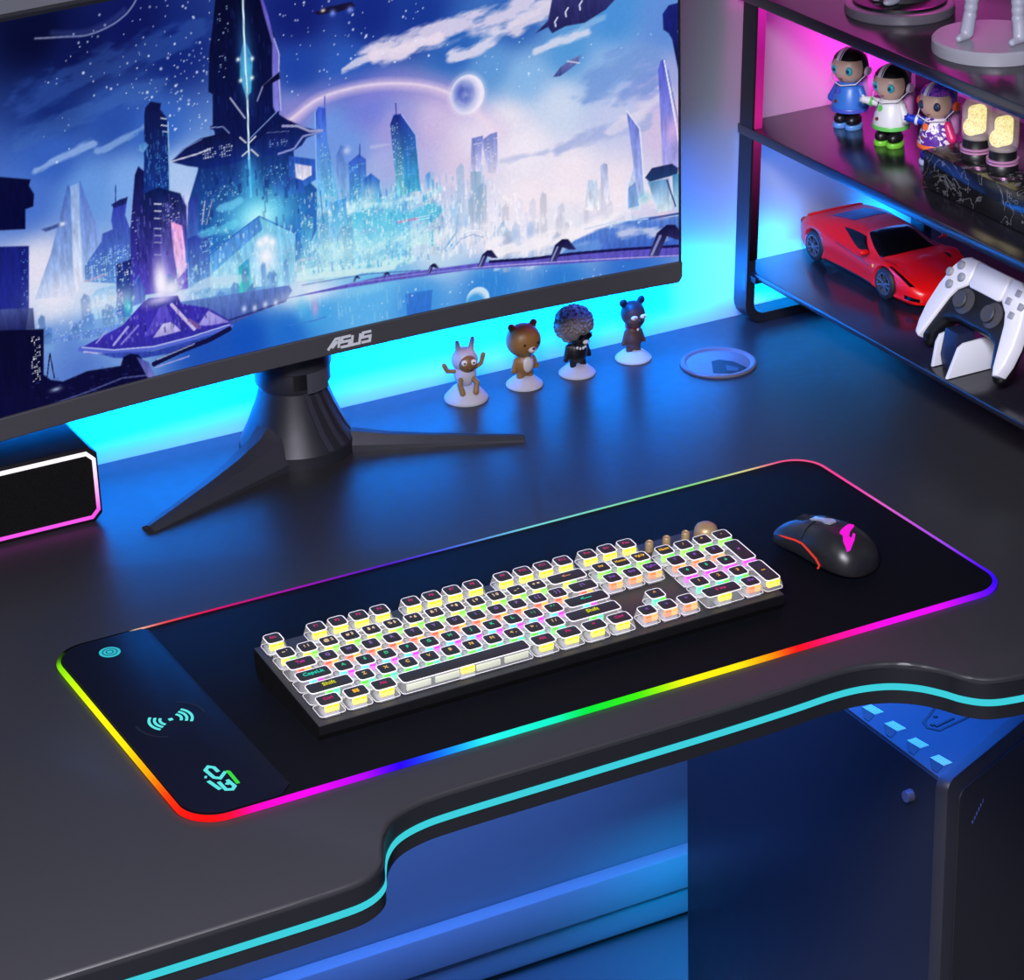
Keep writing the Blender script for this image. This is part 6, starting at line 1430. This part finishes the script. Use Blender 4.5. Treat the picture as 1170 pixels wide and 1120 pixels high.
obj('touchpad', B().prism(tp, -.010, .0030, GM, bevel=.0014), m_cw, gp, smooth=50)
for x, y in ((-.0452, .0470), (-.0560, .0365), (-.0372, .0365), (-.0490, .0255)):
    obj('button', B().lathe([(0, 0), (.0044, 0), (.0044, .0042), (.0036, .0050), (0, .0052)], n=24, M=GM @ Matrix.Translation((x, y, .001))), m_cgry, gp, smooth=50)
for x, y, r_h in ((.0452, .0470, 0), (.0560, .0365, 0), (.0372, .0365, 0), (.0490, .0255, 0)):
    obj('button', B().prism(rrect(x - .0034, y - .0034, x + .0034, y + .0034, .001, 3), .001, .0045, GM, bevel=.0006), m_cgry, gp, smooth=50)
m_stick = mat('stick_grey', (62, 62, 68), .55, noise=.06)
for s in (-1, 1):
    obj('thumbstick', B().lathe([(0, 0), (.0130, 0), (.0128, .0015), (.0060, .0030), (.0050, .0055), (.0082, .0066), (.0088, .0080), (.0080, .0092), (0, .0084)], n=32, M=GM @ Matrix.Translation((s * .0222, .0170, -.0008))), m_stick, gp, smooth=50)
# stand: two angled cheeks and a charging spine
sd_ = thing('charging_stand', 'white charging stand with two angled cheeks holding the game controller', 'charging stand', (1.578, 2.0895, ZL))
m_sw_ = mat('stand_white', (206, 208, 218), .35, noise=.04)
for y0, P in ((2.106, [(1.5561, .0632), (1.5603, .0881), (1.5646, .0954), (1.5711, .0964), (1.586, .0964), (1.590, .0632)]),
              (2.073, [(1.5493, .0632), (1.5621, .0927), (1.5684, .0962), (1.5962, .0970), (1.6057, .0929), (1.6120, .0632)])):
    SM = Matrix.Translation((0, y0 + .002, 0)) @ Matrix.Rotation(PI / 2, 4, 'X')
    obj('cheek', B().prism(P, 0, .0042, SM, bevel=.0008), m_sw_, sd_, W(sd_), smooth=30)
b = B(); b.prism([(1.5640, .0632), (1.5610, .0780), (1.5660, .1040), (1.5860, .1040), (1.5900, .0632)], 0, .0220, Matrix.Translation((0, 2.1000, 0)) @ Matrix.Rotation(PI / 2, 4, 'X'), bevel=.0012)
obj('charging_spine', b, mat('spine_blue', (24, 30, 58), .4, noise=.05), sd_, W(sd_), smooth=30)

# ------------------------------------------------------------------ light
w = bpy.data.worlds.new('room'); scene.world = w; w.use_nodes = True
bg = w.node_tree.nodes['Background']; bg.inputs[0].default_value = (*lin((64, 74, 112)), 1); bg.inputs[1].default_value = 0.5
def area(name, loc, rot, sx, sy, col, e, spread=PI):
    l = bpy.data.lights.new(name, 'AREA'); l.shape = 'RECTANGLE'; l.size = sx; l.size_y = sy; l.color = lin(col); l.energy = e; l.spread = spread
    o = bpy.data.objects.new(name, l); COL.objects.link(o); o.location = loc; o.rotation_euler = rot; return o
R = math.radians
area('wall_light', (1.11, 2.4255, .050), (R(90), 0, 0), .88, .02, (0, 130, 255), 6.5)       # LED strip behind the monitor, washes the wall
area('wall_light_shelf', (1.67, 2.428, .080), (R(80), 0, 0), .22, .02, (0, 140, 255), 0.55)
area('wall_light_desk', (1.66, 2.425, .022), (R(100), 0, 0), .22, .012, (0, 150, 255), 0.6)
area('desk_fill_blue', (1.33, 2.385, .22), (0, 0, 0), .05, .05, (0, 110, 255), 0.8, R(100))  # added unseen lamp that brightens desk and wall near the rack
bpy.data.objects['desk_fill_blue'].rotation_euler = Vector((.20, .03, -.20)).to_track_quat('-Z', 'Y').to_euler()
area('shelf_light', (1.68, 2.40, .200), (R(40), 0, 0), .22, .02, (90, 140, 255), 0.24)
area('magenta_light', (1.74, 2.365, .30), (R(85), 0, 0), .14, .06, (255, 60, 215), 0.60)
area('magenta_light_top', (1.74, 2.35, .62), (R(40), 0, 0), .20, .05, (255, 50, 205), 1.9)
area('front_key', (.38, .95, 1.10), (R(-16), R(-6), 0), .8, .6, (240, 238, 250), 80.0)  # added soft key light at the front left, well below ceiling height
area('under_desk_light', (1.10, 2.25, -.06), (0, 0, 0), .9, .3, (75, 135, 255), 7.0)
area('tower_light', (1.45, 1.98, -.055), (0, 0, 0), .3, .4, (40, 115, 255), 2.3)
area('floor_light', (1.46, 2.33, -.60), (R(5), 0, 0), .12, .05, (0, 170, 255), 0.25)
l = bpy.data.lights.new('shelf_fill_spot', 'SPOT'); l.energy = 80; l.color = lin((245, 242, 250)); l.spot_size = R(24); l.spot_blend = .6; l.shadow_soft_size = .12  # added spot to brighten the toys on the rack
o = bpy.data.objects.new('shelf_fill_spot', l); COL.objects.link(o); o.location = (.75, .95, 1.05)
o.rotation_euler = (Vector((1.67, 2.13, .18)) - o.location).to_track_quat('-Z', 'Y').to_euler()
